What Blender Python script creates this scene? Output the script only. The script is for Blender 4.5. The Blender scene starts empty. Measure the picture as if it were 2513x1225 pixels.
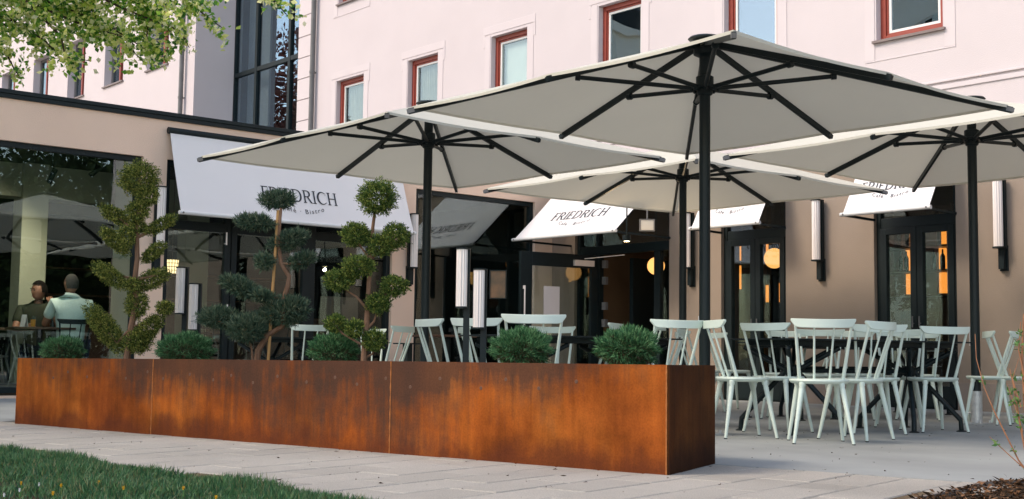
import bpy, math, random
import numpy as np
from mathutils import Vector, Matrix
D=bpy.data; S=bpy.context.scene; COL=S.collection
PI=math.pi; rad=math.radians
random.seed(4); RNG=np.random.default_rng(7)

# ------------------------------------------------------------------ camera, sky, sun, exposure
EYE=0.60; FPX=3091.9; YAW,PITCH,ROLL=2.43491,0.0830618,0.0130
_f=Vector((math.cos(YAW)*math.cos(PITCH),math.sin(YAW)*math.cos(PITCH),math.sin(PITCH)))
_r=Vector((math.sin(YAW),-math.cos(YAW),0)); _u=_r.cross(_f)
_r2=_r*math.cos(ROLL)+_u*math.sin(ROLL); _u2=_r2.cross(_f)
cam=D.objects.new('camera',D.cameras.new('camera')); COL.objects.link(cam)
cam.matrix_world=Matrix(((_r2.x,_u2.x,-_f.x,0),(_r2.y,_u2.y,-_f.y,0),(_r2.z,_u2.z,-_f.z,EYE),(0,0,0,1)))
cam.data.sensor_width=36; cam.data.lens=FPX/2513*36; cam.data.clip_end=800; cam.data.clip_start=.05
S.camera=cam
SUN_AZ,SUN_EL=rad(248),rad(43)
W=D.worlds.new('World'); S.world=W; W.use_nodes=True
nt=W.node_tree; nt.nodes.clear()
sk=nt.nodes.new('ShaderNodeTexSky'); sk.sky_type='NISHITA'; sk.sun_disc=False
sk.sun_elevation=SUN_EL; sk.sun_rotation=PI/2-SUN_AZ; sk.altitude=400; sk.dust_density=1.2; sk.ozone_density=.2
bg=nt.nodes.new('ShaderNodeBackground'); bg.inputs[1].default_value=.15
wo=nt.nodes.new('ShaderNodeOutputWorld'); wb=nt.nodes.new('ShaderNodeVectorMath'); wb.operation='MULTIPLY'; wb.inputs[1].default_value=(1.16,1.0,.86)   # the photograph's warm white balance
nt.links.new(sk.outputs[0],wb.inputs[0]); nt.links.new(wb.outputs[0],bg.inputs[0]); nt.links.new(bg.outputs[0],wo.inputs[0])
sun=D.objects.new('sun',D.lights.new('sun','SUN')); COL.objects.link(sun)
sun.data.energy=.85; sun.data.angle=rad(18); sun.data.color=(1,.88,.72)
sd=Vector((math.cos(SUN_EL)*math.cos(SUN_AZ),math.cos(SUN_EL)*math.sin(SUN_AZ),math.sin(SUN_EL)))
sun.rotation_euler=(-sd).to_track_quat('-Z','Y').to_euler()
S.view_settings.view_transform='Standard'; S.view_settings.look='None'; S.view_settings.gamma=1
S.view_settings.exposure=1.45

def P(px,py,d):
    "a point seen at photo pixel (px,py), d metres away over the ground"
    v=_f*FPX+_r2*(px-1256.5)-_u2*(py-612.5)
    t=d/math.hypot(v.x,v.y); return Vector((v.x*t,v.y*t,EYE+v.z*t))
def G(px,d):
    p=P(px,860,d); return (p.x,p.y)

# ------------------------------------------------------------------ materials
MATS={}
def mat(name,col,rough=.6,col2=None,scale=4,stretch=(1,1,1),bump=0,bscale=60,metal=0,emit=0,spec=None,contrast=.25,detail=6,trans=0,island=None):
    if name in MATS: return MATS[name]
    m=D.materials.new(name); m.use_nodes=True; n=m.node_tree; b=n.nodes['Principled BSDF']
    b.inputs['Base Color'].default_value=(*col,1); b.inputs['Roughness'].default_value=rough; b.inputs['Metallic'].default_value=metal
    if spec is None: spec=.12 if rough>=.85 else (.22 if rough>=.6 else .5)
    b.inputs['Specular IOR Level'].default_value=spec
    if emit:
        b.inputs['Emission Color'].default_value=(*(col2 or col),1); b.inputs['Emission Strength'].default_value=emit
    tc=n.nodes.new('ShaderNodeTexCoord'); mp=n.nodes.new('ShaderNodeMapping'); mp.inputs['Scale'].default_value=stretch
    n.links.new(tc.outputs['Object'],mp.inputs[0])
    last=None
    if col2 and not emit:
        no=n.nodes.new('ShaderNodeTexNoise'); no.inputs['Scale'].default_value=scale; no.inputs['Detail'].default_value=detail
        n.links.new(mp.outputs[0],no.inputs['Vector'])
        cr=n.nodes.new('ShaderNodeValToRGB'); cr.color_ramp.elements[0].position=.5-contrast; cr.color_ramp.elements[1].position=.5+contrast
        cr.color_ramp.elements[0].color=(*col,1); cr.color_ramp.elements[1].color=(*col2,1)
        n.links.new(no.outputs[0],cr.inputs[0]); last=cr.outputs[0]
    if island:
        ge=n.nodes.new('ShaderNodeNewGeometry'); cr=n.nodes.new('ShaderNodeValToRGB')
        cr.color_ramp.elements[0].color=(*island[0],1); cr.color_ramp.elements[-1].color=(*island[-1],1)
        for i,c in enumerate(island[1:-1]):
            e=cr.color_ramp.elements.new((i+1)/(len(island)-1)); e.color=(*c,1)
        n.links.new(ge.outputs['Random Per Island'],cr.inputs[0]); last=cr.outputs[0]
    if last: n.links.new(last,b.inputs['Base Color'])
    if trans:
        out=n.nodes['Material Output']; tr=n.nodes.new('ShaderNodeBsdfTranslucent'); mx=n.nodes.new('ShaderNodeMixShader'); mx.inputs[0].default_value=trans
        if last: n.links.new(last,tr.inputs[0])
        else: tr.inputs[0].default_value=(*col,1)
        n.links.new(b.outputs[0],mx.inputs[1]); n.links.new(tr.outputs[0],mx.inputs[2]); n.links.new(mx.outputs[0],out.inputs[0])
    if bump:
        nb=n.nodes.new('ShaderNodeTexNoise'); nb.inputs['Scale'].default_value=bscale; nb.inputs['Detail'].default_value=4
        n.links.new(tc.outputs['Object'],nb.inputs['Vector'])
        bp=n.nodes.new('ShaderNodeBump'); bp.inputs['Strength'].default_value=bump; bp.inputs['Distance'].default_value=.01
        n.links.new(nb.outputs[0],bp.inputs['Height']); n.links.new(bp.outputs[0],b.inputs['Normal'])
    MATS[name]=m; return m

PINK=mat('pink_render',(.595,.54,.55),.9,(.61,.555,.565),.6,bump=.35,bscale=90,contrast=.4)
PINKP=mat('pink_smooth',(.61,.555,.565),.85,(.58,.525,.535),2,bump=.1)
BEIGE_SHADED=mat('beige_shaded_render',(.325,.262,.208),.9,(.30,.242,.193),.7,bump=.4,bscale=110,contrast=.35)  # same beige paint as the wing, darkened with the umbrella shade painted in
BEIGE_LIT=mat('beige_lit_render',(.90,.67,.52),.9,(.84,.62,.48),.7,bump=.4,bscale=110,contrast=.35)  # same beige paint as the lower wall, its stronger light put into the colour
BEIGE2=mat('beige_plinth',(.30,.25,.215),.9,(.27,.225,.19),2,bump=.3,bscale=90)
BLACK=mat('black_metal',(.004,.011,.013),.5,(.006,.014,.016),8,bump=.05,bscale=200,spec=.3)
BLACKP=mat('black_post',(.005,.012,.014),.45,(.008,.016,.018),10,spec=.3)
GREYM=mat('grey_metal',(.10,.10,.10),.5,(.14,.14,.14),5)
RED=mat('red_paint',(.30,.05,.028),.5,(.24,.04,.025),10,bump=.1)
WHITEP=mat('white_paint',(.74,.74,.72),.5,(.66,.67,.66),5)
SILL=mat('sill_metal',(.16,.12,.11),.5,(.2,.16,.15),5)
MINT=mat('mint_paint',(.66,.765,.69),.42,(.60,.70,.63),6,contrast=.3)
FABRIC=mat('umbrella_fabric',(.70,.685,.59),.9,(.66,.645,.555),1.0,bump=.5,bscale=3.5,trans=.20)
AWNF=mat('awning_fabric',(.82,.80,.79),.85,(.78,.76,.75),1.0,bump=.2,bscale=260)
INK=mat('ink_print',(.035,.04,.05),.8)
CONC=mat('patio_concrete',(.295,.31,.30),.8,(.38,.395,.385),1.4,(.35,1,1),bump=.25,bscale=120,contrast=.35)
SLAB=mat('paving_slab',(.55,.51,.45),.9,(.37,.345,.305),160,bump=.8,bscale=220,contrast=.18,detail=3)
SAND=mat('joint_sand',(.20,.14,.085),1,(.10,.08,.055),90,bump=.5,bscale=200)
ASPH=mat('asphalt',(.07,.07,.075),.95,(.10,.10,.10),60,bump=.5,bscale=180)
PALEC=mat('pale_kerb_concrete',(.5,.5,.5),.9,(.42,.42,.42),10)
EARTH=mat('dark_earth',(.035,.026,.018),1,(.06,.042,.028),30,bump=1,bscale=50)
GRASSM=mat('grass_blade',(.03,.09,.04),.55,island=[(.010,.05,.02),(.03,.11,.04),(.055,.17,.06),(.10,.22,.08),(.20,.18,.08)],trans=.25)
BARK=mat('bark',(.16,.085,.05),.9,(.28,.17,.11),30,(1,1,.2),bump=.8,bscale=60)
BARKD=mat('bark_dark',(.035,.025,.02),.9,(.07,.05,.04),20,bump=.5)
BAMBOO=mat('bamboo',(.55,.30,.10),.5,(.42,.22,.07),6)
NEED1=mat('thuja_green',(.05,.08,.02),.7,island=[(.03,.055,.014),(.08,.125,.028),(.20,.24,.05),(.50,.47,.11)],trans=.18)
NEED2=mat('juniper_green',(.04,.07,.05),.7,island=[(.02,.045,.03),(.05,.10,.065),(.10,.16,.10),(.20,.23,.14)],trans=.15)
NEED3=mat('bright_thuja',(.07,.1,.03),.7,island=[(.02,.045,.012),(.05,.10,.022),(.12,.19,.04),(.34,.37,.08)],trans=.18)
BALLG=mat('ball_shrub_green',(.04,.12,.06),.6,island=[(.015,.06,.025),(.045,.15,.06),(.10,.25,.10),(.22,.38,.18)],trans=.15)
BALLB=mat('ball_shrub_twig',(.10,.07,.04),.8,island=[(.05,.035,.02),(.13,.10,.06),(.08,.09,.04)])
LEAF=mat('leaf_painted_backlight',(.25,.35,.06),.5,island=[(.04,.16,.03),(.16,.38,.05),(.58,.70,.14),(.95,.93,.42),(.98,.96,.70)],trans=.7)  # backlit and shaded tones put into the per-leaf colours
TREEG=mat('dark_tree_leaf',(.03,.06,.02),.7,island=[(.012,.03,.012),(.03,.06,.02),(.06,.10,.03)],trans=.2)
TREER=mat('copper_tree_leaf',(.15,.04,.03),.7,island=[(.10,.03,.025),(.20,.06,.05),(.32,.13,.10)],trans=.2)
SILVER=mat('brushed_aluminium',(.90,.83,.78),.35,(.80,.73,.69),3,(20,20,.3),metal=.1)
GALV=mat('galvanised_steel',(.72,.72,.70),.4,(.45,.46,.46),18,metal=.35)
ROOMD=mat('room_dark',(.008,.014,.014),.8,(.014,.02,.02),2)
ROOMF=mat('room_floor',(.06,.05,.04),.5,(.09,.07,.05),3)
ROOMP=mat('room_pillar',(.42,.43,.32),.9,(.37,.38,.28),2)
ROOMW=mat('room_brown_wall',(.16,.095,.05),.85,(.12,.07,.04),2)
WOODD=mat('dark_wood',(.07,.035,.02),.5,(.11,.055,.03),4,(1,8,8))
WOODW=mat('warm_wood',(.28,.13,.05),.5,(.20,.09,.035),4,(1,8,8))
GLOBE=mat('globe_glow',(.3,.2,.1),.5,(1,.44,.12),emit=.62)
AMBER=mat('amber_glow',(.3,.15,.05),.5,(1,.32,.05),emit=.52)
SPOT=mat('spot_glow',(1,.8,.5),.5,(1,.8,.5),emit=3)
PAPER=mat('paper',(.72,.66,.64),.8,(.68,.62,.6),4)
WEED=mat('weld_rust',(.30,.11,.035),.8,(.46,.17,.05),60)
SKIN=mat('skin',(.27,.125,.075),.55,(.33,.16,.10),8)
HAIRD=mat('dark_hair',(.006,.005,.004),.95,(.012,.009,.008),40,spec=.1)
HAIRG=mat('grey_hair',(.09,.085,.08),.9,(.04,.038,.036),90)
SHIRTW=mat('mint_white_cotton',(.62,.74,.68),.9,(.55,.67,.62),5,bump=.3,bscale=20)
SHIRTD=mat('olive_cotton',(.05,.055,.035),.9,(.035,.04,.028),5)
JEANS=mat('dark_trousers',(.02,.025,.04),.9)
MULCH=mat('mulch_chip',(.1,.06,.03),.9,island=[(.02,.014,.01),(.05,.03,.018),(.12,.06,.03),(.28,.15,.08)])
TWIG=mat('red_twig',(.24,.10,.05),.7,(.32,.16,.08),20)
SPRIG=mat('fresh_leaf',(.10,.22,.06),.6,island=[(.06,.16,.05),(.12,.26,.07),(.2,.34,.1)],trans=.3)
YEL=mat('dandelion_yellow',(.75,.48,.03),.7,(.65,.35,.02),40)
DAISY=mat('daisy_white',(.8,.8,.8),.7)
FARW=mat('opposite_render',(.82,.76,.66),.9,(.76,.70,.60),1)
ROOFT=mat('roof_tile',(.12,.05,.035),.8,(.16,.07,.05),5)
PORC=mat('porcelain',(.7,.7,.68),.3)
BEER=mat('beer',(.6,.28,.04),.2,(.5,.22,.03),5)

def glassmat(name,tint,ior,refl=(.88,.97,1)):
    m=D.materials.new(name); m.use_nodes=True; n=m.node_tree; n.nodes.clear()
    o=n.nodes.new('ShaderNodeOutputMaterial'); mx=n.nodes.new('ShaderNodeMixShader'); f0=((ior-1)/(ior+1))**2
    ge=n.nodes.new('ShaderNodeNewGeometry'); dt=n.nodes.new('ShaderNodeVectorMath'); dt.operation='DOT_PRODUCT'; n.links.new(ge.outputs['Incoming'],dt.inputs[0]); n.links.new(ge.outputs['Normal'],dt.inputs[1])
    def mt(op,a,b):
        x=n.nodes.new('ShaderNodeMath'); x.operation=op
        for i_,v_ in enumerate((a,b)):
            if isinstance(v_,(int,float)): x.inputs[i_].default_value=v_
            else: n.links.new(v_,x.inputs[i_])
        return x
    q_=mt('POWER',mt('SUBTRACT',1.0,mt('ABSOLUTE',dt.outputs['Value'],0).outputs[0]).outputs[0],5.0)
    fr=mt('ADD',mt('MULTIPLY',q_.outputs[0],1-f0).outputs[0],f0)
    t=n.nodes.new('ShaderNodeBsdfTransparent'); t.inputs[0].default_value=(*tint,1); g=n.nodes.new('ShaderNodeBsdfGlossy'); g.inputs[0].default_value=(*refl,1); g.inputs[1].default_value=.0
    # slightly wavy panes
    tc=n.nodes.new('ShaderNodeTexCoord'); no=n.nodes.new('ShaderNodeTexNoise'); no.inputs['Scale'].default_value=1.3; no.inputs['Detail'].default_value=1
    bp=n.nodes.new('ShaderNodeBump'); bp.inputs['Strength'].default_value=.12; bp.inputs['Distance'].default_value=.02
    n.links.new(tc.outputs['Object'],no.inputs['Vector']); n.links.new(no.outputs[0],bp.inputs['Height']); n.links.new(bp.outputs[0],g.inputs['Normal'])
    n.links.new(fr.outputs[0],mx.inputs[0]); n.links.new(t.outputs[0],mx.inputs[1]); n.links.new(g.outputs[0],mx.inputs[2]); n.links.new(mx.outputs[0],o.inputs[0])
    return m
GLASS=glassmat('window_glass',(.90,.95,.93),1.75)
GLASSD=glassmat('door_glass',(.90,.95,.93),1.95)
GLASSU=glassmat('upper_window_glass',(.75,.8,.8),2.5,(.72,.88,1))
CLEAR=glassmat('clear_glass',(.93,.95,.95),1.45)

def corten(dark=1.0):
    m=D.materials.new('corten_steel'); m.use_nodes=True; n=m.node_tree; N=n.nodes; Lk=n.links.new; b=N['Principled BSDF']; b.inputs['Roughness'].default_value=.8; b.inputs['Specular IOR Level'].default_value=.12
    tc=N.new('ShaderNodeTexCoord')
    def noise(scale,st,det=6,w=0):
        mp=N.new('ShaderNodeMapping'); mp.inputs['Scale'].default_value=st; mp.inputs['Location'].default_value=(w,w*.7,w*.3); Lk(tc.outputs['Object'],mp.inputs[0])
        x=N.new('ShaderNodeTexNoise'); x.inputs['Scale'].default_value=scale; x.inputs['Detail'].default_value=det; x.inputs['Roughness'].default_value=.6; Lk(mp.outputs[0],x.inputs['Vector']); return x.outputs[0]
    def ramp(src,stops):
        r=N.new('ShaderNodeValToRGB'); e=r.color_ramp.elements
        while len(e)<len(stops): e.new(.5)
        for k,(p,c) in zip(e,stops): k.position=p; k.color=(*c,1) if len(c)==3 else (c[0],c[0],c[0],1)
        Lk(src,r.inputs[0]); return r.outputs[0]
    def mixc(f,a,bb,bt='MIX'):
        x=N.new('ShaderNodeMix'); x.data_type='RGBA'; x.blend_type=bt
        if isinstance(f,float): x.inputs[0].default_value=f
        else: Lk(f,x.inputs[0])
        Lk(a,x.inputs[6]); 
        if isinstance(bb,tuple): x.inputs[7].default_value=(*bb,1)
        else: Lk(bb,x.inputs[7])
        return x.outputs[2]
    def math_(op,a,bv):
        x=N.new('ShaderNodeMath'); x.operation=op; x.use_clamp=False
        for i,v in enumerate((a,bv)):
            if isinstance(v,(int,float)): x.inputs[i].default_value=v
            else: Lk(v,x.inputs[i])
        return x.outputs[0]
    sep=N.new('ShaderNodeSeparateXYZ'); Lk(tc.outputs['Object'],sep.inputs[0])
    base=ramp(noise(2.2,(1,1,.55)),[(.28,(.26,.062,.012)),(.5,(.52,.135,.018)),(.68,(.70,.21,.030)),(.82,(.60,.23,.06))])
    streak=ramp(noise(15,(1,1,.09),5,3),[(.36,(.62,)),(.5,(.95,)),(.66,(1.2,))])
    c=mixc(.55,base,streak,'MULTIPLY')
    blot=ramp(noise(1.5,(1,1,1.2),7,21),[(.36,(.42,)),(.52,(.92,)),(.65,(1.22,))])
    c=mixc(.75,c,blot,'MULTIPLY')
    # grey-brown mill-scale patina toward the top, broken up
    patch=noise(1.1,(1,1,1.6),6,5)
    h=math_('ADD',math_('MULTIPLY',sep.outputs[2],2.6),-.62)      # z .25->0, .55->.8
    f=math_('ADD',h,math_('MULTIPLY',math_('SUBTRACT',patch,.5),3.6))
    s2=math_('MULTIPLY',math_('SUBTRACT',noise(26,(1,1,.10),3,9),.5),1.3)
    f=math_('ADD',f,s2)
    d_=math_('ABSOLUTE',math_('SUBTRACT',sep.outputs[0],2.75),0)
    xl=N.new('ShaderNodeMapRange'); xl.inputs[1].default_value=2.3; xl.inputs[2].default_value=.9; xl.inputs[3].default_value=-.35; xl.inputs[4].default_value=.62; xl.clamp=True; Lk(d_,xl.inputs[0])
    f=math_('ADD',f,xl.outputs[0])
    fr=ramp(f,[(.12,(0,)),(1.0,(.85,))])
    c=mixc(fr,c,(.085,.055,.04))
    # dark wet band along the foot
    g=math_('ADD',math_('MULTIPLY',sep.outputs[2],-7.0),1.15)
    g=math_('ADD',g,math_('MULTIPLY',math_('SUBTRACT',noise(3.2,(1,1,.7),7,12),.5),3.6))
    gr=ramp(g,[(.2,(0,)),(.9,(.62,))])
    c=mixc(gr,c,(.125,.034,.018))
    sp=ramp(noise(90,(1,1,1),3,1),[(.3,(.72,)),(.6,(1.06,))])
    c=mixc(.7,c,sp,'MULTIPLY')
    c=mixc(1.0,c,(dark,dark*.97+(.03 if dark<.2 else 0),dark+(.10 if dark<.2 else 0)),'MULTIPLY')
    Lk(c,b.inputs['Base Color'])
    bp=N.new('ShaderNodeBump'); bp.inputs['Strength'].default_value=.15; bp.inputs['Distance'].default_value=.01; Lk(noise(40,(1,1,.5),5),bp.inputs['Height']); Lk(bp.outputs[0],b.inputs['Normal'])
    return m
CORTEN=corten(.60); CORTEN_DARK_SHADED=corten(.14)  # darker copy for the end panel: dark patina plus its shade in the colour

def per_object_tone(m,lo,hi,amp=.10):
    n=m.node_tree; b=n.nodes['Principled BSDF']; src=b.inputs['Base Color'].links[0].from_socket
    oi=n.nodes.new('ShaderNodeObjectInfo'); mr=n.nodes.new('ShaderNodeMapRange'); mr.inputs[3].default_value=lo; mr.inputs[4].default_value=hi; n.links.new(oi.outputs['Random'],mr.inputs[0])
    big=n.nodes.new('ShaderNodeTexNoise'); big.inputs['Scale'].default_value=1.1; big.inputs['Detail'].default_value=5; ge=n.nodes.new('ShaderNodeNewGeometry'); n.links.new(ge.outputs['Position'],big.inputs['Vector'])
    m2=n.nodes.new('ShaderNodeMapRange'); m2.inputs[1].default_value=.35; m2.inputs[2].default_value=.65; m2.inputs[3].default_value=1-amp; m2.inputs[4].default_value=1+amp*.4; n.links.new(big.outputs[0],m2.inputs[0])
    mu=n.nodes.new('ShaderNodeMath'); mu.operation='MULTIPLY'; n.links.new(mr.outputs[0],mu.inputs[0]); n.links.new(m2.outputs[0],mu.inputs[1])
    v=n.nodes.new('ShaderNodeVectorMath'); v.operation='SCALE'; n.links.new(src,v.inputs[0]); n.links.new(mu.outputs[0],v.inputs['Scale']); n.links.new(v.outputs[0],b.inputs['Base Color'])
per_object_tone(SLAB,.93,1.04,.12); per_object_tone(MINT,.93,1.04,.04); per_object_tone(PINK,.96,.96,.025); per_object_tone(BEIGE_SHADED,.99,.99,.05); per_object_tone(BEIGE_LIT,.99,.99,.04); per_object_tone(CONC,.94,.94,.14)

# ------------------------------------------------------------------ mesh helpers
class MB:
    def __init__(s): s.v=[]; s.f=[]
    def add(s,vs,fs):
        o=len(s.v); s.v+= [tuple(v) for v in vs]; s.f+=[tuple(i+o for i in f) for f in fs]; return s
    def box(s,x0,x1,y0,y1,z0,z1):
        x0,x1=min(x0,x1),max(x0,x1); y0,y1=min(y0,y1),max(y0,y1); z0,z1=min(z0,z1),max(z0,z1)
        return s.add([(x0,y0,z0),(x1,y0,z0),(x1,y1,z0),(x0,y1,z0),(x0,y0,z1),(x1,y0,z1),(x1,y1,z1),(x0,y1,z1)],
              [(0,3,2,1),(4,5,6,7),(0,1,5,4),(1,2,6,5),(2,3,7,6),(3,0,4,7)])
    def tube(s,pts,rads,n=10,cap=True,flat=None):
        pts=[Vector(p) for p in pts]
        if not hasattr(rads,'__len__'): rads=[rads]*len(pts)
        vs=[];fs=[]; ref=None
        for i,p in enumerate(pts):
            t=(pts[min(i+1,len(pts)-1)]-pts[max(i-1,0)]).normalized()
            if ref is None: ref=Vector((0,0,1)) if abs(t.z)<.9 else Vector((1,0,0))
            a=t.cross(ref).normalized(); b=t.cross(a).normalized()
            for k in range(n):
                an=2*PI*k/n+ (PI/4 if n==4 else 0); w=(flat or 1)
                vs.append(p+a*math.cos(an)*rads[i]+b*math.sin(an)*rads[i]*w)
        for i in range(len(pts)-1):
            for k in range(n):
                fs.append((i*n+k,i*n+(k+1)%n,(i+1)*n+(k+1)%n,(i+1)*n+k))
        if cap: fs.append(tuple(range(n))[::-1]); fs.append(tuple((len(pts)-1)*n+k for k in range(n)))
        return s.add(vs,fs)
    def bar(s,a,b,w,h=None):
        "rectangular bar from a to b, width w sideways, height h"
        h=h or w; a=Vector(a);b=Vector(b); t=(b-a).normalized(); up=Vector((0,0,1)) if abs(t.z)<.95 else Vector((1,0,0))
        x=t.cross(up).normalized(); y=x.cross(t).normalized()
        vs=[p+x*sx*w/2+y*sy*h/2 for p in (a,b) for sx,sy in ((-1,-1),(1,-1),(1,1),(-1,1))]
        return s.add(vs,[(0,1,2,3),(7,6,5,4),(0,4,5,1),(1,5,6,2),(2,6,7,3),(3,7,4,0)])
    def lathe(s,prof,n=20,c=(0,0,0),sx=1,sy=1):
        vs=[];m=len(prof)
        for r,z in prof:
            for k in range(n):
                a=2*PI*k/n; vs.append((c[0]+r*math.cos(a)*sx,c[1]+r*math.sin(a)*sy,c[2]+z))
        fs=[(i*n+k,i*n+(k+1)%n,(i+1)*n+(k+1)%n,(i+1)*n+k) for i in range(m-1) for k in range(n)]
        fs.append(tuple(range(n))[::-1]); fs.append(tuple((m-1)*n+k for k in range(n)))
        return s.add(vs,fs)
    def ball(s,c,r,n=16,m=10,sc=(1,1,1)):
        prof=[(max(1e-4,r*math.sin(PI*i/m)),-r*math.cos(PI*i/m)*1) for i in range(m+1)]
        o=len(s.v); s.lathe([(a,z*sc[2]) for a,z in prof],n,c,sc[0],sc[1]); return s
    def poly(s,pts,z0,z1):
        n=len(pts); vs=[(x,y,z0) for x,y in pts]+[(x,y,z1) for x,y in pts]
        fs=[tuple(range(n))[::-1],tuple(range(n,2*n))]+[(i,(i+1)%n,n+(i+1)%n,n+i) for i in range(n)]
        return s.add(vs,fs)
    def quad(s,a,b,c,d): return s.add([a,b,c,d],[(0,1,2,3)])
    def build(s,name,m,parent=None,world=False,smooth=False,bevel=0,label=None):
        vs=s.v
        if world and parent is not None:
            l=parent.location if parent.parent is None else parent.parent.location
            if parent.parent is not None: pass
            vs=[(v[0]-l.x,v[1]-l.y,v[2]-l.z) for v in vs]
        me=D.meshes.new(name); me.from_pydata(vs,[],s.f); me.materials.append(m); me.update()
        if smooth: 
            me.polygons.foreach_set('use_smooth',[True]*len(me.polygons))
            try: me.set_sharp_from_angle(angle=rad(40))
            except Exception: pass
        o=D.objects.new(name,me); COL.objects.link(o)
        if parent is not None: o.parent=parent
        if bevel:
            b=o.modifiers.new('bevel','BEVEL'); b.width=bevel; b.segments=2; b.limit_method='ANGLE'
        if label: o['label']=label
        return o
def tag(o,label,cat,group=None):
    o['label']=label; o['category']=cat
    if group: o['group']=group
    return o
def thing(name,label,cat,loc=(0,0,0),rz=0,group=None):
    o=D.objects.new(name,None); COL.objects.link(o); o.location=loc; o.rotation_euler=(0,0,rz); o.empty_display_size=.1
    return tag(o,label,cat,group)
def structure(o): o['kind']='structure'; return o
def kids(o): return [c for c in KIDS.get(o.name,[])]
def copy_tree(src,loc=None,rz=None,label=None,group=None):
    m={}
    def rec(o,par):
        c=o.copy(); COL.objects.link(c)
        if par is not None: c.parent=par
        for ch in o.children: rec(ch,c)
        return c
    r=rec(src,None)
    if loc is not None: r.location=loc
    if rz is not None: r.rotation_euler=(0,0,rz)
    if label: r['label']=label
    if group: r['group']=group
    return r
def npmesh(name,v,f,m,parent=None,world=False,kind=None):
    "v (n,3) array, f (m,k) array"
    if world and parent is not None:
        l=parent.location; v=v-np.array([l.x,l.y,l.z])
    k=f.shape[1]; me=D.meshes.new(name); me.vertices.add(len(v)); me.vertices.foreach_set('co',v.astype(np.float32).ravel())
    me.loops.add(f.size); me.loops.foreach_set('vertex_index',f.astype(np.int32).ravel())
    me.polygons.add(len(f)); me.polygons.foreach_set('loop_start',(np.arange(len(f))*k).astype(np.int32))
    me.materials.append(m); me.update(calc_edges=True); me.validate()
    o=D.objects.new(name,me); COL.objects.link(o)
    if parent is not None: o.parent=parent
    if kind: o['kind']=kind
    return o
def blades(base,direc,length,width,bend=.0,rng=RNG):
    "thin leaf/needle quads: base (n,3), direc (n,3) unit"
    n=len(base); r=rng.normal(size=(n,3)); side=np.cross(direc,r); side/=np.linalg.norm(side,axis=1)[:,None]+1e-9
    L=length.reshape(-1,1); w=width.reshape(-1,1)
    nrm=np.cross(side,direc)
    mid=base+direc*L*.5+nrm*L*bend; tip=base+direc*L
    v=np.stack([base,mid-side*w*.5,tip,mid+side*w*.5],1).reshape(-1,3)
    f=np.arange(n*4).reshape(n,4); return v,f
def sphere_dirs(n,rng=RNG):
    d=rng.normal(size=(n,3)); return d/np.linalg.norm(d,axis=1)[:,None]
def pad_blades(c,rad3,axes,n,L,Wd,rng=RNG,up=.25,jit=.55):
    "needle clump filling an ellipsoid shell; axes 3x3 rows"
    d=sphere_dirs(n,rng); k=rng.uniform(.62,1.0,n)**.6
    lump=1+.10*np.sin(d[:,0]*7+c[0]*9)*np.sin(d[:,1]*8+c[1]*7)+.09*np.sin(d[:,2]*11+d[:,0]*6+c[2]*5)+rng.normal(size=n)*.03
    loc=(d*rad3)*(k*lump)[:,None]
    base=np.array(c)+loc@axes
    nn=(d/np.array(rad3)); nn/=np.linalg.norm(nn,axis=1)[:,None]; nn=nn@axes
    dr=nn+rng.normal(size=(n,3))*jit+np.array([0,0,up]); dr/=np.linalg.norm(dr,axis=1)[:,None]
    return blades(base-dr*L*.3,dr,rng.uniform(.6,1.3,n)*L,rng.uniform(.7,1.3,n)*Wd,.05,rng)

def wall_mesh(u0,u1,z0,z1,holes,depth,to_world,mb=None):
    "rendered wall sheet with rectangular openings and reveals. to_world(u,d,z): d = depth behind the face"
    mb=mb or MB(); us=sorted({u0,u1,*[h[0] for h in holes],*[h[1] for h in holes]}); zs=sorted({z0,z1,*[h[2] for h in holes],*[h[3] for h in holes]})
    us=[u for u in us if u0<=u<=u1]; zs=[z for z in zs if z0<=z<=z1]
    for i in range(len(us)-1):
        for j in range(len(zs)-1):
            cu=(us[i]+us[i+1])/2; cz=(zs[j]+zs[j+1])/2
            if any(h[0]<cu<h[1] and h[2]<cz<h[3] for h in holes): continue
            mb.quad(to_world(us[i],0,zs[j]),to_world(us[i+1],0,zs[j]),to_world(us[i+1],0,zs[j+1]),to_world(us[i],0,zs[j+1]))
    for a,b,c,d in holes:
        for (p,q) in (((a,c),(a,d)),((b,c),(b,d)),((a,d),(b,d)),((a,c),(b,c))):
            mb.quad(to_world(p[0],0,p[1]),to_world(q[0],0,q[1]),to_world(q[0],depth,q[1]),to_world(p[0],depth,p[1]))
    return mb

YA=14.0; XB=-15.37
tA=lambda u,d,z:(u,YA+d,z)
tB=lambda u,d,z:(XB-d,u,z)
def obox(mb,T,u0,u1,d0,d1,z0,z1):
    a=T(u0,d0,z0); b=T(u1,d1,z1); return mb.box(a[0],b[0],a[1],b[1],a[2],b[2])
def frame_mb(T,u0,u1,z0,z1,w,d0,d1,mb=None,wb=None):
    mb=mb or MB(); wb=wb or w
    obox(mb,T,u0,u0+w,d0,d1,z0,z1); obox(mb,T,u1-w,u1,d0,d1,z0,z1)
    obox(mb,T,u0+w,u1-w,d0,d1,z1-w,z1); obox(mb,T,u0+w,u1-w,d0,d1,z0,z0+wb); return mb

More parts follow.
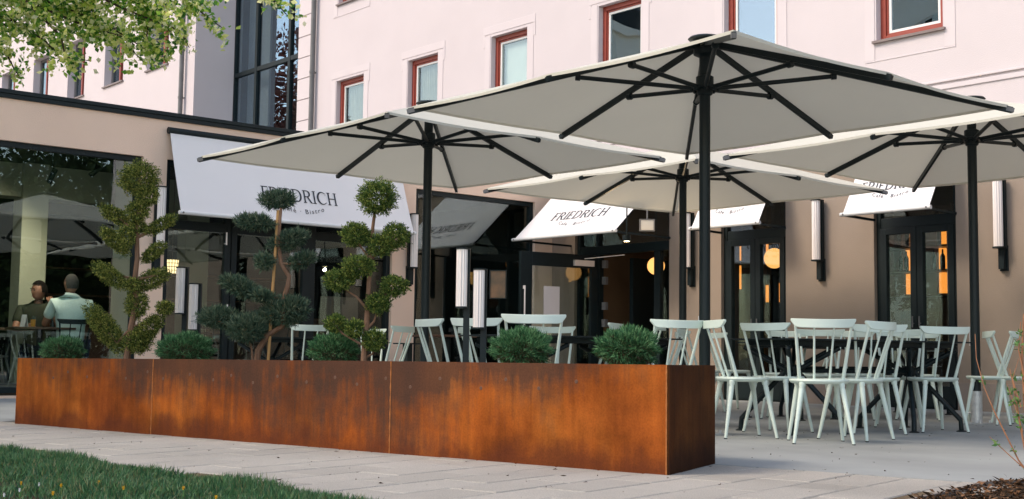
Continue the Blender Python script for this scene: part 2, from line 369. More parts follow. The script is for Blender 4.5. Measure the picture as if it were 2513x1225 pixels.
# ------------------------------------------------------------------ ground
g=MB(); g.box(-260,260,-260,260,-.30,-.06); structure(g.build('ground',mat('pale_bounce_ground',(.50,.45,.38),.95,(.42,.38,.32),.6)))  # unseen outer ground, made pale to bounce warm light onto walls and umbrellas
a_dir=np.array([-.22,.975]); b_dir=np.array([.975,.22]); O=np.array([-4.69,5.52])
PL0=np.array([-4.393,4.799]); PLL=np.array([-10.229,3.575]); PLE=np.array([-4.721,5.545]); PLB=PLL+(PLE-PL0)*.95
def grass_y(x):
    return float(np.interp(x,[-14,-9,-7.4,-6.67,-6.08,-5.47,-5.01,-4.64,-4.39,-3.6,-2.5],[2.2,2.42,2.50,2.57,2.63,2.66,2.70,2.73,2.73,2.75,2.8]))
pv=MB(); pts=[(x,grass_y(x)) for x in (-10.62,-9,-7.4,-6.08,-5.01,-4.39,-3.6,-2.95)]+[(-3.02,5.06),(-3.2,5.75)]
pts+=[(PLE[0]+.02,O[1]-.02),(PL0[0]-.1,PL0[1]+.3),(PLL[0],PLL[1]+.4),(-10.62,3.9)]
pv.poly(pts,-.058,-.006); pav=structure(pv.build('pavement',SAND))
patio=MB()
q=O+b_dir*1.62
patio.poly([tuple(O),tuple(q),(-3.08,6.6),(-2.9,8),(-2.5,13.99),(XB+.01,13.99),(XB+.01,3.2),(-10.6,3.2),(-10.6,3.95),(PLB[0]-.3,PLB[1]-.6),(PL0[0]-.12,PL0[1]+.36)],-.058,0.0)
patio=structure(patio.build('patio',CONC))
mb=MB(); mb.box(-12.4,-10.63,-14,3.19,-.055,-.03); structure(mb.build('road',ASPH))
mb=MB(); mb.box(XB+.01,-12.4,-14,3.19,-.055,.0); structure(mb.build('kerb_strip',PALEC))
# slabs, each its own piece
def slab_mesh(w,l,seed):
    r=random.Random(seed); m=MB(); c=.006; h=r.uniform(-.0015,.0015)
    m.add([(0,0,-.05),(w,0,-.05),(w,l,-.05),(0,l,-.05),(0,0,-.004),(w,0,-.004),(w,l,-.004),(0,l,-.004),(c,c,0+h),(w-c,c,h),(w-c,l-c,h),(c,l-c,h)],
       [(0,1,5,4),(1,2,6,5),(2,3,7,6),(3,0,4,7),(4,5,9,8),(5,6,10,9),(6,7,11,10),(7,4,8,11),(8,9,10,11)])
    me=D.meshes.new('slab'); me.from_pydata(m.v,[],m.f); me.materials.append(SLAB); return me
GAP=.010; SW,SL=.275,.572
slabs=[slab_mesh(SW-GAP,SL-GAP,i) for i in range(6)]
ang=math.atan2(b_dir[1],b_dir[0])
def inplanter(p):
    t=(p[0]-PLL[0])/(PL0[0]-PLL[0]); yl=PLL[1]+t*(PL0[1]-PLL[1]); 
    return p[0]<PL0[0]-.44*(p[1]-PL0[1])-.22 and p[1]>yl+.16
ns=0
for i in range(-24,9):
    for j in range(0,10):
        off=0 if j==0 else (.5 if i%2 else 0)
        if j>0 and off==0: t1=-SL-(j-1)*SL
        elif j>0: t1=-SL-(j-1)*SL-SL*.5
        else: t1=0
        t0=t1-SL; 
        if j==1 and off:   # half slab filling the first stagger
            pass
        s0=i*SW; p=O+b_dir*s0+a_dir*t0; cpt=O+b_dir*(s0+SW/2)+a_dir*(t0+SL/2)
        if cpt[0]>-3.02 or cpt[0]<-10.55 or cpt[1]<grass_y(cpt[0])+.08 or inplanter(cpt): continue
        if cpt[0]>PL0[0] and cpt[1]>5.6: continue
        o=D.objects.new('slab',slabs[ns%6]); COL.objects.link(o); o.parent=pav; o.location=(p[0],p[1],.0); o.rotation_euler=(0,0,ang); ns+=1
        if j==1 and off:
            pp=O+b_dir*s0+a_dir*(-SL-SL*.5+0)
            o=D.objects.new('slab',slabs[ns%6]); COL.objects.link(o); o.parent=pav; o.location=(pp[0],pp[1],0); o.scale=(1,.49,1); o.rotation_euler=(0,0,ang); ns+=1
# fine dirt, twigs and crumbs on the patio and slabs
n=420; rr=np.random.default_rng(3); px=rr.uniform(-9.5,-3.2,n); py=rr.uniform(3.0,12,n)
keep=[(y>grass_y(x)+.05) for x,y in zip(px,py)]; px=px[keep];py=py[keep]; n=len(px)
an=rr.uniform(0,2*PI,n); dr=np.stack([np.cos(an),np.sin(an),rr.uniform(0,.15,n)],1)
v,f=blades(np.stack([px,py,np.full(n,.004)],1),dr,rr.choice([.008,.012,.02,.035],n),rr.choice([.003,.005,.008],n),.2,rr)
npmesh('leaf_litter',v,f,mat('litter',(.06,.04,.025),.9),kind='stuff')

# lawn
lw=MB(); gp=[(x,grass_y(x)) for x in (-10.55,-9,-7.4,-6.67,-6.08,-5.47,-5.01,-4.64,-4.39,-3.6,-2.6)]
lw.poly([(-10.55,-3),(-1.6,-3)]+[(x,y) for x,y in reversed(gp)],-.058,.012); structure(lw.build('lawn_soil',EARTH))
n=95000; rr=np.random.default_rng(11)
x=rr.uniform(-8.6,-3.9,n); gy=np.interp(x,[p[0] for p in gp],[p[1] for p in gp]); y=gy-np.abs(rr.exponential(.55,n))+.02
cl=np.sin(x*5.3+y*3.1)*np.sin(x*2.7-y*6.2)
keep=(y>1.3)&(rr.uniform(size=n)<.75+.25*cl); x=x[keep]; y=y[keep]; cl=cl[keep]; n=len(x)
d=np.stack([rr.normal(size=n)*.55,rr.normal(size=n)*.55,np.ones(n)],1); d/=np.linalg.norm(d,axis=1)[:,None]
v,f=blades(np.stack([x,y,np.full(n,.008)],1),d,rr.uniform(.02,.062,n)*(1+.45*cl),rr.uniform(.003,.006,n),.12,rr)
lg=npmesh('lawn_grass',v,f,GRASSM,kind='stuff'); lg['label']='dark green unmown grass along the lower left edge'; lg['category']='grass'
# dandelions and daisies
def flower(pxy,mt,pet,r,name,label,grp,i):
    p=P(pxy[0],pxy[1],1); v=p-Vector((0,0,EYE)); t=(.055-EYE)/v.z; w=Vector((0,0,EYE))+v*t
    o=thing(name,label,'flower',(w.x,w.y,0),0,grp)
    m=MB(); m.tube([(0,0,0),(.004,0,.03),(0,.003,.05)],.0018,5); m.build('stem',SPRIG,o)
    m=MB()
    for k in range(pet):
        a=2*PI*k/pet; ra=r*(1 if k%2 else .75); zz=.052+(.006 if k%2 else .012)
        m.quad((0,0,.05),(math.cos(a-.2)*ra*.7,math.sin(a-.2)*ra*.7,zz),(math.cos(a)*ra,math.sin(a)*ra,zz),(math.cos(a+.2)*ra*.7,math.sin(a+.2)*ra*.7,zz))
    m.lathe([(r*.35,.05),(r*.3,.058)],8); m.build('petals',mt,o); return o
DL=[((52,1187),'small dandelion farthest left in the lawn'),((150,1193),'open yellow dandelion in the lawn right of the leftmost small one'),((243,1185),'yellow dandelion standing nearest the paving in the middle of the lawn'),((303,1199),'yellow dandelion among broad leaves, third from the right'),((450,1199),'yellow dandelion second from the right in the lawn'),((530,1222),'yellow dandelion farthest right at the lower edge'),((130,1212),'half closed dandelion low down between two open ones')]
for i,(q_,l_) in enumerate(DL): flower(q_,YEL,22,.0095 if i else .007,'dandelion',l_,'dandelions in the lawn',i)
for q_,l_ in [((96,1190),'white daisy nearest the paving in the lawn'),((48,1204),'white daisy in the middle of three near the left edge'),((10,1216),'white daisy farthest left in the lawn')]: flower(q_,DAISY,16,.007,'daisy',l_,'daisies in the lawn',0)

# ------------------------------------------------------------------ main building (wall A, upper floors, entrance, stair glazing)
bld=thing('main_building','pale pink rendered building with red framed windows, beige ground floor and tall glazed stair strip','building',(-12,YA,0))
WX=[-24.6+0]*0+[-22.10,-19.56,-17.04,-14.32,-11.71,-9.17,-6.60,-4.05,-1.5]
WW=[1.01,.95,.97,.95,.95,.95,.95,.95,.95]
zb=3.56
up=[(x,x+w,4.71,6.23) for x,w in zip(WX,WW)]+[(x,x+w,7.86,9.38) for x,w in zip(WX,WW)]
wall_mesh(-23.62,2.5,zb,12.5,up,.2,tA).build('wall',PINK,bld,True)
lo=[(-14.83,-12.77,-.02,3.09),(-11.77,-10.63,-.02,3.09),(-9.24,-8.09,-.02,3.09),(-5.2,-4.05,-.02,3.09)]
wall_mesh(XB,2.5,-.02,zb,lo,.18,tA).build('lower_wall',BEIGE_SHADED,bld,True)
m=MB(); m.box(-23.62,2.5,YA-.035,YA,zb-.05,zb+.03).box(-23.62,2.5,YA-.02,YA,3.93,3.99).box(-23.62,2.5,YA-.03,YA,4.02,4.05); m.build('cornice',PINKP,bld,True,bevel=.006)
for a,b in ((XB,-14.83),(-12.77,-11.77),(-10.63,-9.24),(-8.09,-5.2)):
    m=MB(); m.box(a+.004,b-.004,YA-.025,YA-.001,-.02,.33); m.build('plinth',BEIGE2,bld,True,bevel=.005)
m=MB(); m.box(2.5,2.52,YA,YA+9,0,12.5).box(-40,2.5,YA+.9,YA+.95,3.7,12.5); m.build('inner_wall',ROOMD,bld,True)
m=MB(); m.box(-46,3,12.7,24,12.5,12.7); m.build('eaves',WHITEP,bld,True)
# windows
def red_window(x,w,z0,z1,i,blind):
    m=frame_mb(tA,x+.001,x+w-.001,z0,z1,.075,.10,.19); frame_mb(tA,x+.075,x+w-.075,z0+.075,z1-.075,.03,.125,.185,m)
    fo=m.build('window',RED,bld,True,bevel=.004)
    a,b,c,d=x+.105,x+w-.105,z0+.105,z1-.105
    m=frame_mb(tA,a+.001,b-.001,c,d,.035,.135,.175); m.build('sash',WHITEP,fo,True)
    m=MB(); obox(m,tA,a+.03,b-.03,.15,.156,c+.03,d-.03); m.build('pane',GLASS if blind>=0 else GLASSU,fo,True)
    m=MB(); obox(m,tA,x-.04,x+w+.04,-.05,.12,z0-.035,z0-.002); m.build('sill',SILL,fo,True)
    m=MB()
    if blind>0:
        for k in range(int((d-c)*blind/.05)): 
            zz=d-.03-k*.05; m.add([tA(a,.22,zz),tA(b,.22,zz),tA(b,.235,zz-.045),tA(a,.235,zz-.045)],[(0,1,2,3)])
        m.build('blind',WHITEP,fo,True)
    else:
        n_=40 if blind==0 else 0
        for sgn,(s0,s1) in enumerate(((a,(a+b)/2+.05),((a+b)/2+.05,b))):
            for k in range(n_):
                u0=s0+(s1-s0)*k/n_; u1=s0+(s1-s0)*(k+1)/n_; d0=.24+.02*math.sin(k*1.1); d1=.24+.02*math.sin((k+1)*1.1)
                m.quad(tA(u0,d0,c),tA(u1,d1,c),tA(u1,d1,d),tA(u0,d0,d))
        if n_: m.build('curtain',mat('net_curtain',(.50,.47,.40),.9,(.42,.40,.35),6,trans=.3),fo,True,smooth=True)
for i,(x,w) in enumerate(zip(WX,WW)):
    red_window(x,w,4.71,6.23,i,{0:0,1:0,2:.75}.get(i,-1)); red_window(x,w,7.86,9.38,i,-1)
    for (z0,z1) in ((4.71,6.23),(7.86,9.38)):  # raised plaster surround with ears
        e=.17; m=MB(); T=tA
        for q in ((x-e,x-.002-.02,z0-.25,z1+.02),(x+w+.022,x+w+e,z0-.25,z1+.02),(x-e-.05,x+w+e+.05,z1+.05,z1+.19),(x-e-.05,x-e,z1-.18,z1+.05),(x+w+e,x+w+e+.05,z1-.18,z1+.05),(x-e,x+w+e,z0-.27,z0-.25)):
            obox(m,T,q[0],q[1],-.008,-.001,q[2],q[3])
        m.build('window_surround',PINKP,bld,True,bevel=.004)
# quoin blocks at the left corner
for k in range(19):
    m=MB(); z0=3.72+k*.463; m.box(-23.64,-23.06,YA-.028,YA-.001,z0,z0+.448); m.build('quoin_block',PINKP,bld,True,bevel=.008)
# downpipes
def pipe(x,y,z0,z1):
    m=MB(); m.tube([(x,y,z0),(x,y,z1)],.055,14)
    o=m.build('downpipe',GREYM,bld,True,smooth=True)
    for zz in np.arange(z0+.6,z1,2.2): m=MB(); m.tube([(x,y,zz),(x,y,zz+.05)],.064,14); m.box(x-.012,x+.012,y,y+.1,zz+.01,zz+.04); m.build('pipe_bracket',GREYM,o,True)
pipe(-22.93,YA-.09,3.72,12.4); pipe(-27.45,13.08,3.72,12.4)
# stair glazing: recessed curtain wall
XG=-26.98; YG=14.2; YL=13.18
m=MB(); m.quad((XG,YL,3.6),(XG,YG+.2,3.6),(XG,YG+.2,12.5),(XG,YL,12.5)); m.build('return_wall',PINK,bld,True)
m=MB(); m.quad((-23.62,YA,3.6),(-23.62,YG+.2,3.6),(-23.62,YG+.2,12.5),(-23.62,YA,12.5)); m.build('return_wall',PINK,bld,True)
tG=lambda u,d,z:(u,YG+d,z)
mu=MB(); us=[XG,-25.95,-24.45,-23.62]; us=[XG,-25.93,-24.42,-23.62]; zs=[3.6,4.95,7.15,9.4,11.6,12.5]
for u in us[:1]+us[1:-1]+[us[-1]]:
    obox(mu,tG,max(u-.05,XG),min(u+.05,-23.62),0,.12,3.6,12.5)
for z in zs[1:]: obox(mu,tG,XG+.05,-23.67,.008,.11,z-.05,z+.05)
cw=mu.build('stair_glazing',BLACK,bld,True)
for i in range(3):
    for j in range(5):
        m=MB(); obox(m,tG,us[i]+.05,us[i+1]-.05,.05,.058,zs[j]+.05,zs[j+1]-.05); m.build('pane',GLASSU,cw,True)
m=MB(); m.box(XG,-23.62,YG+2.6,YG+2.7,3.6,12.5); m.box(XG+.05,-25.9,YG+.35,YG+.4,3.6,12.4); m.build('stair_core',mat('stair_grey',(.42,.44,.47),.8),bld,True)
# left block
LW=[(-29.62,-28.41),(-32.27,-31.05),(-34.85,-33.63),(-37.58,-36.35),(-40.37,-39.14),(-43,-41.8)]
tL=lambda u,d,z:(u,YL+d,z)
wall_mesh(-46,XG,3.6,12.5,[(a,b,7.55,9.2) for a,b in LW],.30,tL).build('wall',PINK,bld,True)
for a,b in LW:
    m=frame_mb(tL,a+.002,b-.002,7.55,9.2,.08,.2,.29); fo=m.build('window',GREYM,bld,True)
    m=MB(); obox(m,tL,(a+b)/2-.04,(a+b)/2+.04,.17,.28,7.63,9.12); obox(m,tL,(a+b)/2-.08,(a+b)/2-.04,.2,.26,8.3,8.36); m.build('mullion',RED,fo,True)
    for u0,u1 in ((a+.08,(a+b)/2-.04),((a+b)/2+.04,b-.08)):
        m=MB(); obox(m,tL,u0,u1,.24,.246,7.63,9.12); m.build('pane',GLASSU,fo,True)
    m=MB(); obox(m,tL,a-.04,b+.04,-.05,.2,7.51,7.548); m.build('sill',SILL,fo,True)
    m=MB(); obox(m,tL,a+.05,b-.05,.5,.55,7.4,9.3); m.build('blind',ROOMD,fo,True)

# glazed double doors on wall A
def door_set(x0,x1,parent):
    z1=3.09; m=frame_mb(tA,x0+.002,x1-.002,0.0,z1,.06,.06,.16); obox(m,tA,x0+.06,x1-.06,.07,.15,2.27,2.40)
    fr=m.build('door_frame',BLACK,parent,True,bevel=.004)
    m=MB(); obox(m,tA,x0+.06,x1-.06,.10,.106,2.40,3.03); m.build('pane',GLASS,fr,True)
    xm=(x0+x1)/2
    for a,b in ((x0+.062,xm-.003),(xm+.003,x1-.062)):
        m=frame_mb(tA,a,b,.02,2.268,.085,.05,.13,wb=.26); dr=m.build('door',BLACK,parent,True,bevel=.004)
        m=MB(); obox(m,tA,a+.085,b-.085,.085,.091,.28,2.183); m.build('pane',GLASSD,dr,True)
        m=MB(); hx=b-.045 if a<xm-.3 else a+.045; m.tube([tA(hx,.02,1.0),tA(hx,.02,1.14)],.009,8); m.tube([tA(hx,.02,1.05),tA(hx,.06,1.05)],.009,8); m.build('handle',GREYM,dr,True)
door_set(-11.77,-10.63,bld); door_set(-9.24,-8.09,bld); door_set(-5.2,-4.05,bld)
# entrance
m=frame_mb(tA,-14.82,-12.772,0,3.09,.06,.05,.16); obox(m,tA,-14.76,-12.83,.06,.15,2.20,2.34); obox(m,tA,-14.40,-14.31,.06,.15,.0,2.20); obox(m,tA,-13.14,-13.02,.06,.15,0,2.20); obox(m,tA,-14.40,-14.33,.06,.15,2.34,3.03)
fr=m.build('entrance_frame',BLACK,bld,True,bevel=.004)
for q in ((-14.33,-12.83,2.34,3.03),(-14.76,-14.40,2.34,3.03),(-13.02,-12.83,.02,2.2),(-14.76,-14.40,.02,2.2)):
    m=MB(); obox(m,tA,q[0],q[1],.10,.106,q[2],q[3]); m.build('pane',GLASS,fr,True)
# open leaf (swung outwards), closer, hinges, paper
lf=D.objects.new('open_door',None)
ha=Vector((-14.33,14.03,0)); hb=Vector((-14.52,12.56,0)); ld=(hb-ha); LL=ld.length; ld.normalize(); ln=Vector((-ld.y,ld.x,0))
def LT(u,d,z): p=ha+ld*u+ln*d; return (p.x,p.y,z)
def lbox(mb,u0,u1,d0,d1,z0,z1):
    vs=[LT(u,d,z) for z in (z0,z1) for u,d in ((u0,d0),(u1,d0),(u1,d1),(u0,d1))]
    return mb.add(vs,[(0,3,2,1),(4,5,6,7),(0,1,5,4),(1,2,6,5),(2,3,7,6),(3,0,4,7)])
m=MB(); W_=.13
lbox(m,0.02,.02+W_,-.03,.03,.02,2.18); lbox(m,LL-W_*1.6,LL,-.03,.03,.02,2.18); lbox(m,.02+W_,LL-W_*1.6,-.03,.03,1.97,2.18); lbox(m,.02+W_,LL-W_*1.6,-.03,.03,.02,.22)
lf=m.build('open_door',BLACK,bld,True,bevel=.004,label='entrance door leaf swung fully outwards')
m=MB(); lbox(m,.15,LL-.2,-.004,.004,.22,1.97); m.build('pane',GLASS,lf,True)
m=MB(); lbox(m,.12,.50,.032,.08,2.0,2.09); m.build('door_closer',SILVER,lf,True)
m=MB(); m.bar(LT(.3,.06,2.115),(-13.75,14.05,2.17),.02,.012); m.build('closer_arm',SILVER,lf,True)
m=MB(); lbox(m,LL*.50,LL*.50+.30,.007,.010,1.22,1.66); pp=m.build('notice',PAPER,lf,True)
m=MB()
lbox(m,LL*.5+.09,LL*.5+.21,.0105,.0115,1.592,1.606); lbox(m,LL*.5+.10,LL*.5+.20,.0105,.0115,1.508,1.518)
for k in range(8):
    z=1.46-k*.024; lbox(m,LL*.5+.05,LL*.5+.11,.0105,.0115,z,z+.005); lbox(m,LL*.5+.14,LL*.5+.25,.0105,.0115,z,z+.005)
m.build('notice_print',mat('grey_print',(.35,.32,.31),.8),pp,True)
m=MB(); [lbox(m,LL-.06,LL-.04,.03,.07,z,z+.05) for z in (.7,1.6)]; m.tube([LT(LL-.05,.07,.7),LT(LL-.05,.07,1.65)],.012,8); m.build('handle',SILVER,lf,True)
m=MB(); [m.box(-14.20,-14.12,14.0,14.06,z,z+.12) for z in (1.05,1.32,1.72,1.98)]; m.build('hinge_plate',GREYM,fr,True)
# interior behind wall A
m=MB(); m.box(XB,2.5,14.2,20,-.04,.015); m.build('room_floor',ROOMF,bld,True)
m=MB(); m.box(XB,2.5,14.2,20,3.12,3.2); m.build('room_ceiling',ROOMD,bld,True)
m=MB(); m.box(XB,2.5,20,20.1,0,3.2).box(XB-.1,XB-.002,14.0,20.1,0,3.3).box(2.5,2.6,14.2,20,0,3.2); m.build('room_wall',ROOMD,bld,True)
m=MB(); m.box(-14.6,-13.05,16.7,16.8,0.02,3.1).box(-14.7,-14.6,14.3,16.8,.02,3.1); m.build('lobby_wall',ROOMW,bld,True)
m=MB(); m.box(-13.98,-13.90,14.4,15.3,.02,2.15); m.build('inner_door',BLACK,bld,True)

# ------------------------------------------------------------------ cafe wing (wall B)
wing=thing('cafe_wing','single storey beige rendered cafe wing with flat roof, black coping and wide shop windows','building',(XB,6,0))
hb_=[(-2.6,.9,-.02,3.09),(1.35,6.84,.03,3.09),(7.17,10.78,-.02,3.09),(11.20,13.61,-.02,3.09)]
wall_mesh(-9,14.0,-.02,3.64,hb_,.13,tB).build('wall',BEIGE_LIT,wing,True)
m=MB(); m.box(XB-11.6,XB-.13,-9,14.0,3.50,3.60); m.build('roof',mat('roof_gravel',(.3,.28,.26),.95,(.2,.19,.18),30),wing,True)
m=MB(); m.box(XB-.3,XB+.045,-9,13.97,3.655,3.705).box(XB-.02,XB+.03,-9,13.97,3.60,3.655).box(XB-.35,XB-.3,-9,13.95,3.70,3.76); m.build('coping',BLACK,wing,True,bevel=.004)
def shopwin(y0,y1,z0,z1,mull,tr=None,name='shop_window'):
    m=frame_mb(tB,y0+.002,y1-.002,z0,z1,.07,.05,.13)
    for u in mull: obox(m,tB,u-.05,u+.05,.055,.125,z0+.07,z1-.07)
    if tr:
        us_=[y0+.07]+[u for u in mull]+[y1-.07]
        for a,b in zip(us_[:-1],us_[1:]): obox(m,tB,a+(.05 if a in mull else 0),b-(.05 if b in mull else 0),.055,.125,tr-.06,tr+.06)
    o=m.build(name,BLACK,wing,True,bevel=.003)
    ed=[y0+.07]+[x for u in mull for x in (u-.05,u+.05)]+[y1-.07]
    for k in range(0,len(ed),2):
        for (c,d_) in ([(z0+.07,z1-.07)] if not tr else [(z0+.07,tr-.06),(tr+.06,z1-.07)]):
            m=MB(); obox(m,tB,ed[k],ed[k+1],.09,.097,c,d_); m.build('pane',GLASS,o,True)
    return o
shopwin(-2.6,.9,.0,3.09,[]); shopwin(1.35,6.84,.06,3.09,[3.2])
ow=shopwin(7.17,10.78,.0,3.09,[8.12,8.20,9.34,9.44],2.25,'folding_door')
shopwin(11.20,13.61,.0,3.09,[])
for y_,z_ in ((8.06,2.02),(8.10,1.05)):
    m=MB(); m.tube([(XB+.0,y_,z_),(XB+.0,y_,z_+.17)],.012,8); m.tube([(XB,y_,z_+.02),(XB-.06,y_,z_+.02)],.008,6); m.build('handle',SILVER,ow,True)
# window sign in the folding door
def textmesh(body,size,track=1.0):
    cu=D.curves.new('t','FONT'); cu.body=body; cu.size=size; cu.space_character=track; cu.align_x='CENTER'; cu.resolution_u=2
    ob=D.objects.new('t',cu); COL.objects.link(ob); bpy.context.view_layer.update()
    me=D.meshes.new_from_object(ob.evaluated_get(bpy.context.evaluated_depsgraph_get()))
    v=[tuple(x.co) for x in me.vertices]; f=[tuple(p.vertices) for p in me.polygons]
    D.objects.remove(ob); D.meshes.remove(me); D.curves.remove(cu); return v,f
sg=MB(); yc,xc,zc=9.93,XB-.16,.0
sg.box(xc-.006,xc,9.66,10.30,1.02,1.40); so=sg.build('champagne_sign',mat('sign_card',(.16,.12,.09),.7,(.12,.09,.07),4),ow,True)
m=MB()
for body,sz,z in (('MOËT & CHANDON',.075,1.22),('CHAMPAGNE',.038,1.145),('★',.03,1.06)):
    v,f=textmesh(body,sz,1.1); m.add([(xc+.003,9.98+a,z+b) for a,b,c in v],f)
for k in range(5):
    a=(k-2)*.018; m.quad((xc+.003,9.98+a*.6-.006,1.32),(xc+.003,9.98+a*.6+.006,1.32),(xc+.003,9.98+a*1.3+.004,1.365-abs(a)*.3),(xc+.003,9.98+a*1.3-.004,1.365-abs(a)*.3))
m.box(xc+.001,xc+.003,9.95,10.01,1.31,1.32); m.build('sign_lettering',mat('sign_ink',(.02,.012,.01),.7),so,True)
# wing interior
m=MB(); m.box(XB-9,XB-.13,-8,14,-.04,.10); m.build('room_floor',ROOMF,wing,True)
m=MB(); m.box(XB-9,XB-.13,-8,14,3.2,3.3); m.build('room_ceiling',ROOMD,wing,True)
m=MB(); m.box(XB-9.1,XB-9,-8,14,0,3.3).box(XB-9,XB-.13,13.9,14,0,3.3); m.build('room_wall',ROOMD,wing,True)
m=MB(); m.box(XB-.9,XB-.2,6.86,7.12,.1,3.2); m.build('room_pier',ROOMP,wing,True)
for (x,y,w_,d_) in ((XB-2.6,6.35,.36,.36),(XB-3.4,9.25,.4,.3),(XB-5,3.2,.4,.4)):
    m=MB(); m.box(x-d_/2,x+d_/2,y-w_/2,y+w_/2,.1,3.2); m.build('room_pillar',ROOMP,wing,True)
m=MB(); m.box(XB-2.9,XB-2.5,1.0,9.2,2.72,3.19); m.build('room_beam',ROOMP,wing,True)
m=MB(); m.box(XB-4.6,XB-4.0,7.6,12.5,.1,1.15).box(XB-4.7,XB-3.95,7.5,12.6,1.15,1.19); m.build('bar_counter',WOODD,wing,True)
for z in (1.5,1.95,2.4):
    m=MB(); m.box(XB-6.2,XB-5.9,7.6,12.5,z,z+.03); m.build('shelf_board',WOODD,wing,True)

# far wall spot box and interior lamps (things)
def globe(p,r,label,grp='glowing globe lamps inside the cafe'):
    o=thing('globe_lamp',label,'lamp',(p.x,p.y,p.z),0,grp)
    MB().ball((0,0,0),r,28,16).build('glass_globe',GLOBE,o,smooth=True)
    m=MB(); m.tube([(0,0,r),(0,0,3.12-p.z)],.006,6); m.build('cord',BLACK,o)
globe(P(1610,653,19.4),.135,'round glowing orange globe lamp seen through the open entrance')
globe(P(1900,634,18.9),.15,'round glowing orange globe lamp behind the double door of the middle bay')
def strip_lamp(px,y0,y1,d,w,label):
    a=P(px,y0,d); b=P(px,y1,d); o=thing('tube_lamp',label,'lamp',(b.x,b.y,b.z),0,'slim glowing tube lamps inside the cafe')
    h=a.z-b.z; m=MB(); m.tube([(0,0,0),(0,0,h)],w,10); m.build('tube',AMBER,o,smooth=True)
    m=MB(); m.tube([(0,0,h),(0,0,max(3.12-b.z,h+.02))],.004,5); m.tube([(0,0,-.02),(0,0,0)],w*1.1,8); m.build('cord',BLACK,o)
strip_lamp(1817,598,640,19.4,.013,'short slim amber tube lamp high in the left pane of the middle door'); strip_lamp(1817,652,710,19.4,.016,'slim amber tube lamp low in the left pane of the middle door')
strip_lamp(1883,596,650,19.5,.02,'upper amber tube lamp left of the globe in the middle door'); strip_lamp(1916,596,640,19.5,.02,'upper amber tube lamp right of the globe in the middle door')
strip_lamp(1883,700,742,19.5,.025,'lower amber tube lamp left under the globe in the middle door'); strip_lamp(1916,695,742,19.5,.025,'lower amber tube lamp right under the globe in the middle door')
# backlit bottle shelf behind right-hand door
bs=thing('bottle_shelf','dark wood bar shelf with amber backlit niches and bottles behind the right hand door','shelf',(P(2240,860,18.4).x,17.2,0.015))
ox,oy=bs.location.x,bs.location.y
def nx(px): 
    p=P(px,860,1); return p.x*17.2/p.y
x0,x1=nx(2170),nx(2340)
m=MB(); m.box(x0-ox,x1-ox,.26,.30,0,2.95).box(x0-ox,x0-ox+.03,0,.26,0,2.95).box(x1-ox-.03,x1-ox,0,.26,0,2.95); m.build('cabinet',WOODD,bs)
def zz(py): return EYE+(886-py)/3092*math.hypot(nx(2240),17.2)
m=MB(); [m.box(x0-ox+.03,x1-ox-.03,.0,.26,zz(y)-.015-.012,zz(y)+.012-.012) for y in (565,623,680,737)]; m.build('shelf_board',WOODD,bs)
for pa,pb in ((2208,2222),(2290,2305)):
    for ya,yb in ((566,622),(624,679),(681,735)):
        m=MB(); m.box(nx(pa)-ox,nx(pb)-ox,.20,.255,zz(yb)+.01,zz(ya)-.03); m.build('backlit_panel',AMBER,bs)
bt=MB(); bt.lathe([(.036,0),(.038,.02),(.038,.19),(.014,.24),(.013,.30)],10)
bottle=bt.build('bottle',mat('bottle_glass',(.01,.02,.01),.15),smooth=True); tag(bottle,'dark wine bottle on the backlit shelf in front of the left amber niche','bottle','dark bottles on the backlit shelf')
spots=[(2203,622),(2222,622),(2206,679),(2219,679),(2296,579),(2300,622),(2309,679),(2288,679)]
lbs=['dark wine bottle on the upper shelf, left side of the left niche','dark wine bottle on the upper shelf right of the left niche','dark wine bottle on the middle shelf left in the left niche','dark wine bottle on the middle shelf right in the left niche','dark wine bottle standing highest, in the right niche','dark wine bottle on the upper shelf in the right niche','dark wine bottle on the middle shelf right of the right niche','dark wine bottle on the middle shelf left of the right niche']
for i,((a,b),l_) in enumerate(zip(spots,lbs)):
    o=bottle if i==0 else bottle.copy()
    if i: COL.objects.link(o)
    o.location=(nx(a),17.2+.09,zz(b)+.012+.003); o['label']=l_
# box light and ceiling spot at the entrance
p=P(1588,553,17.5); o=thing('emergency_light','square pale box light hanging from the entrance ceiling','lamp',(p.x,p.y,p.z),rad(50)); m=MB(); m.box(-.09,.09,-.02,.02,-.07,.07); m.build('light_box',mat('box_pale',(.55,.53,.47),.5),o,bevel=.004); m=MB(); m.box(-.105,.105,-.025,.025,-.085,-.07).box(-.105,.105,-.025,.025,.07,.085).box(-.105,-.09,-.025,.025,-.07,.07).box(.09,.105,-.025,.025,-.07,.07).box(-.01,.01,-.01,.01,.085,3.12-p.z); m.build('housing',GREYM,o)
p=P(1538,592,16.8); o=thing('ceiling_spot','small round warm spotlight under the entrance lobby ceiling','lamp',(p.x,p.y,p.z)); m=MB(); m.lathe([(.05,0),(.055,.02),(.055,.08)],16); m.tube([(0,0,.08),(0,0,3.12-p.z)],.01,6); m.build('housing',BLACK,o); m=MB(); m.lathe([(.035,-.004),(.035,-.001)],16); m.build('lens',SPOT,o)
def lamp_in(o,off,energy,r,col=(1,.72,.42),spot=None):
    L=D.lights.new('indoor_light','SPOT' if spot else 'POINT'); L.energy=energy; L.color=col; L.shadow_soft_size=r
    b=D.objects.new('indoor_light',L); COL.objects.link(b); b.location=off; b.parent=o
    if spot: L.spot_size=rad(spot[0]); L.spot_blend=.7; b.rotation_euler=Vector(spot[1]).to_track_quat('-Z','Y').to_euler()
lamp_in(o,(0,0,-.06),6,.03)
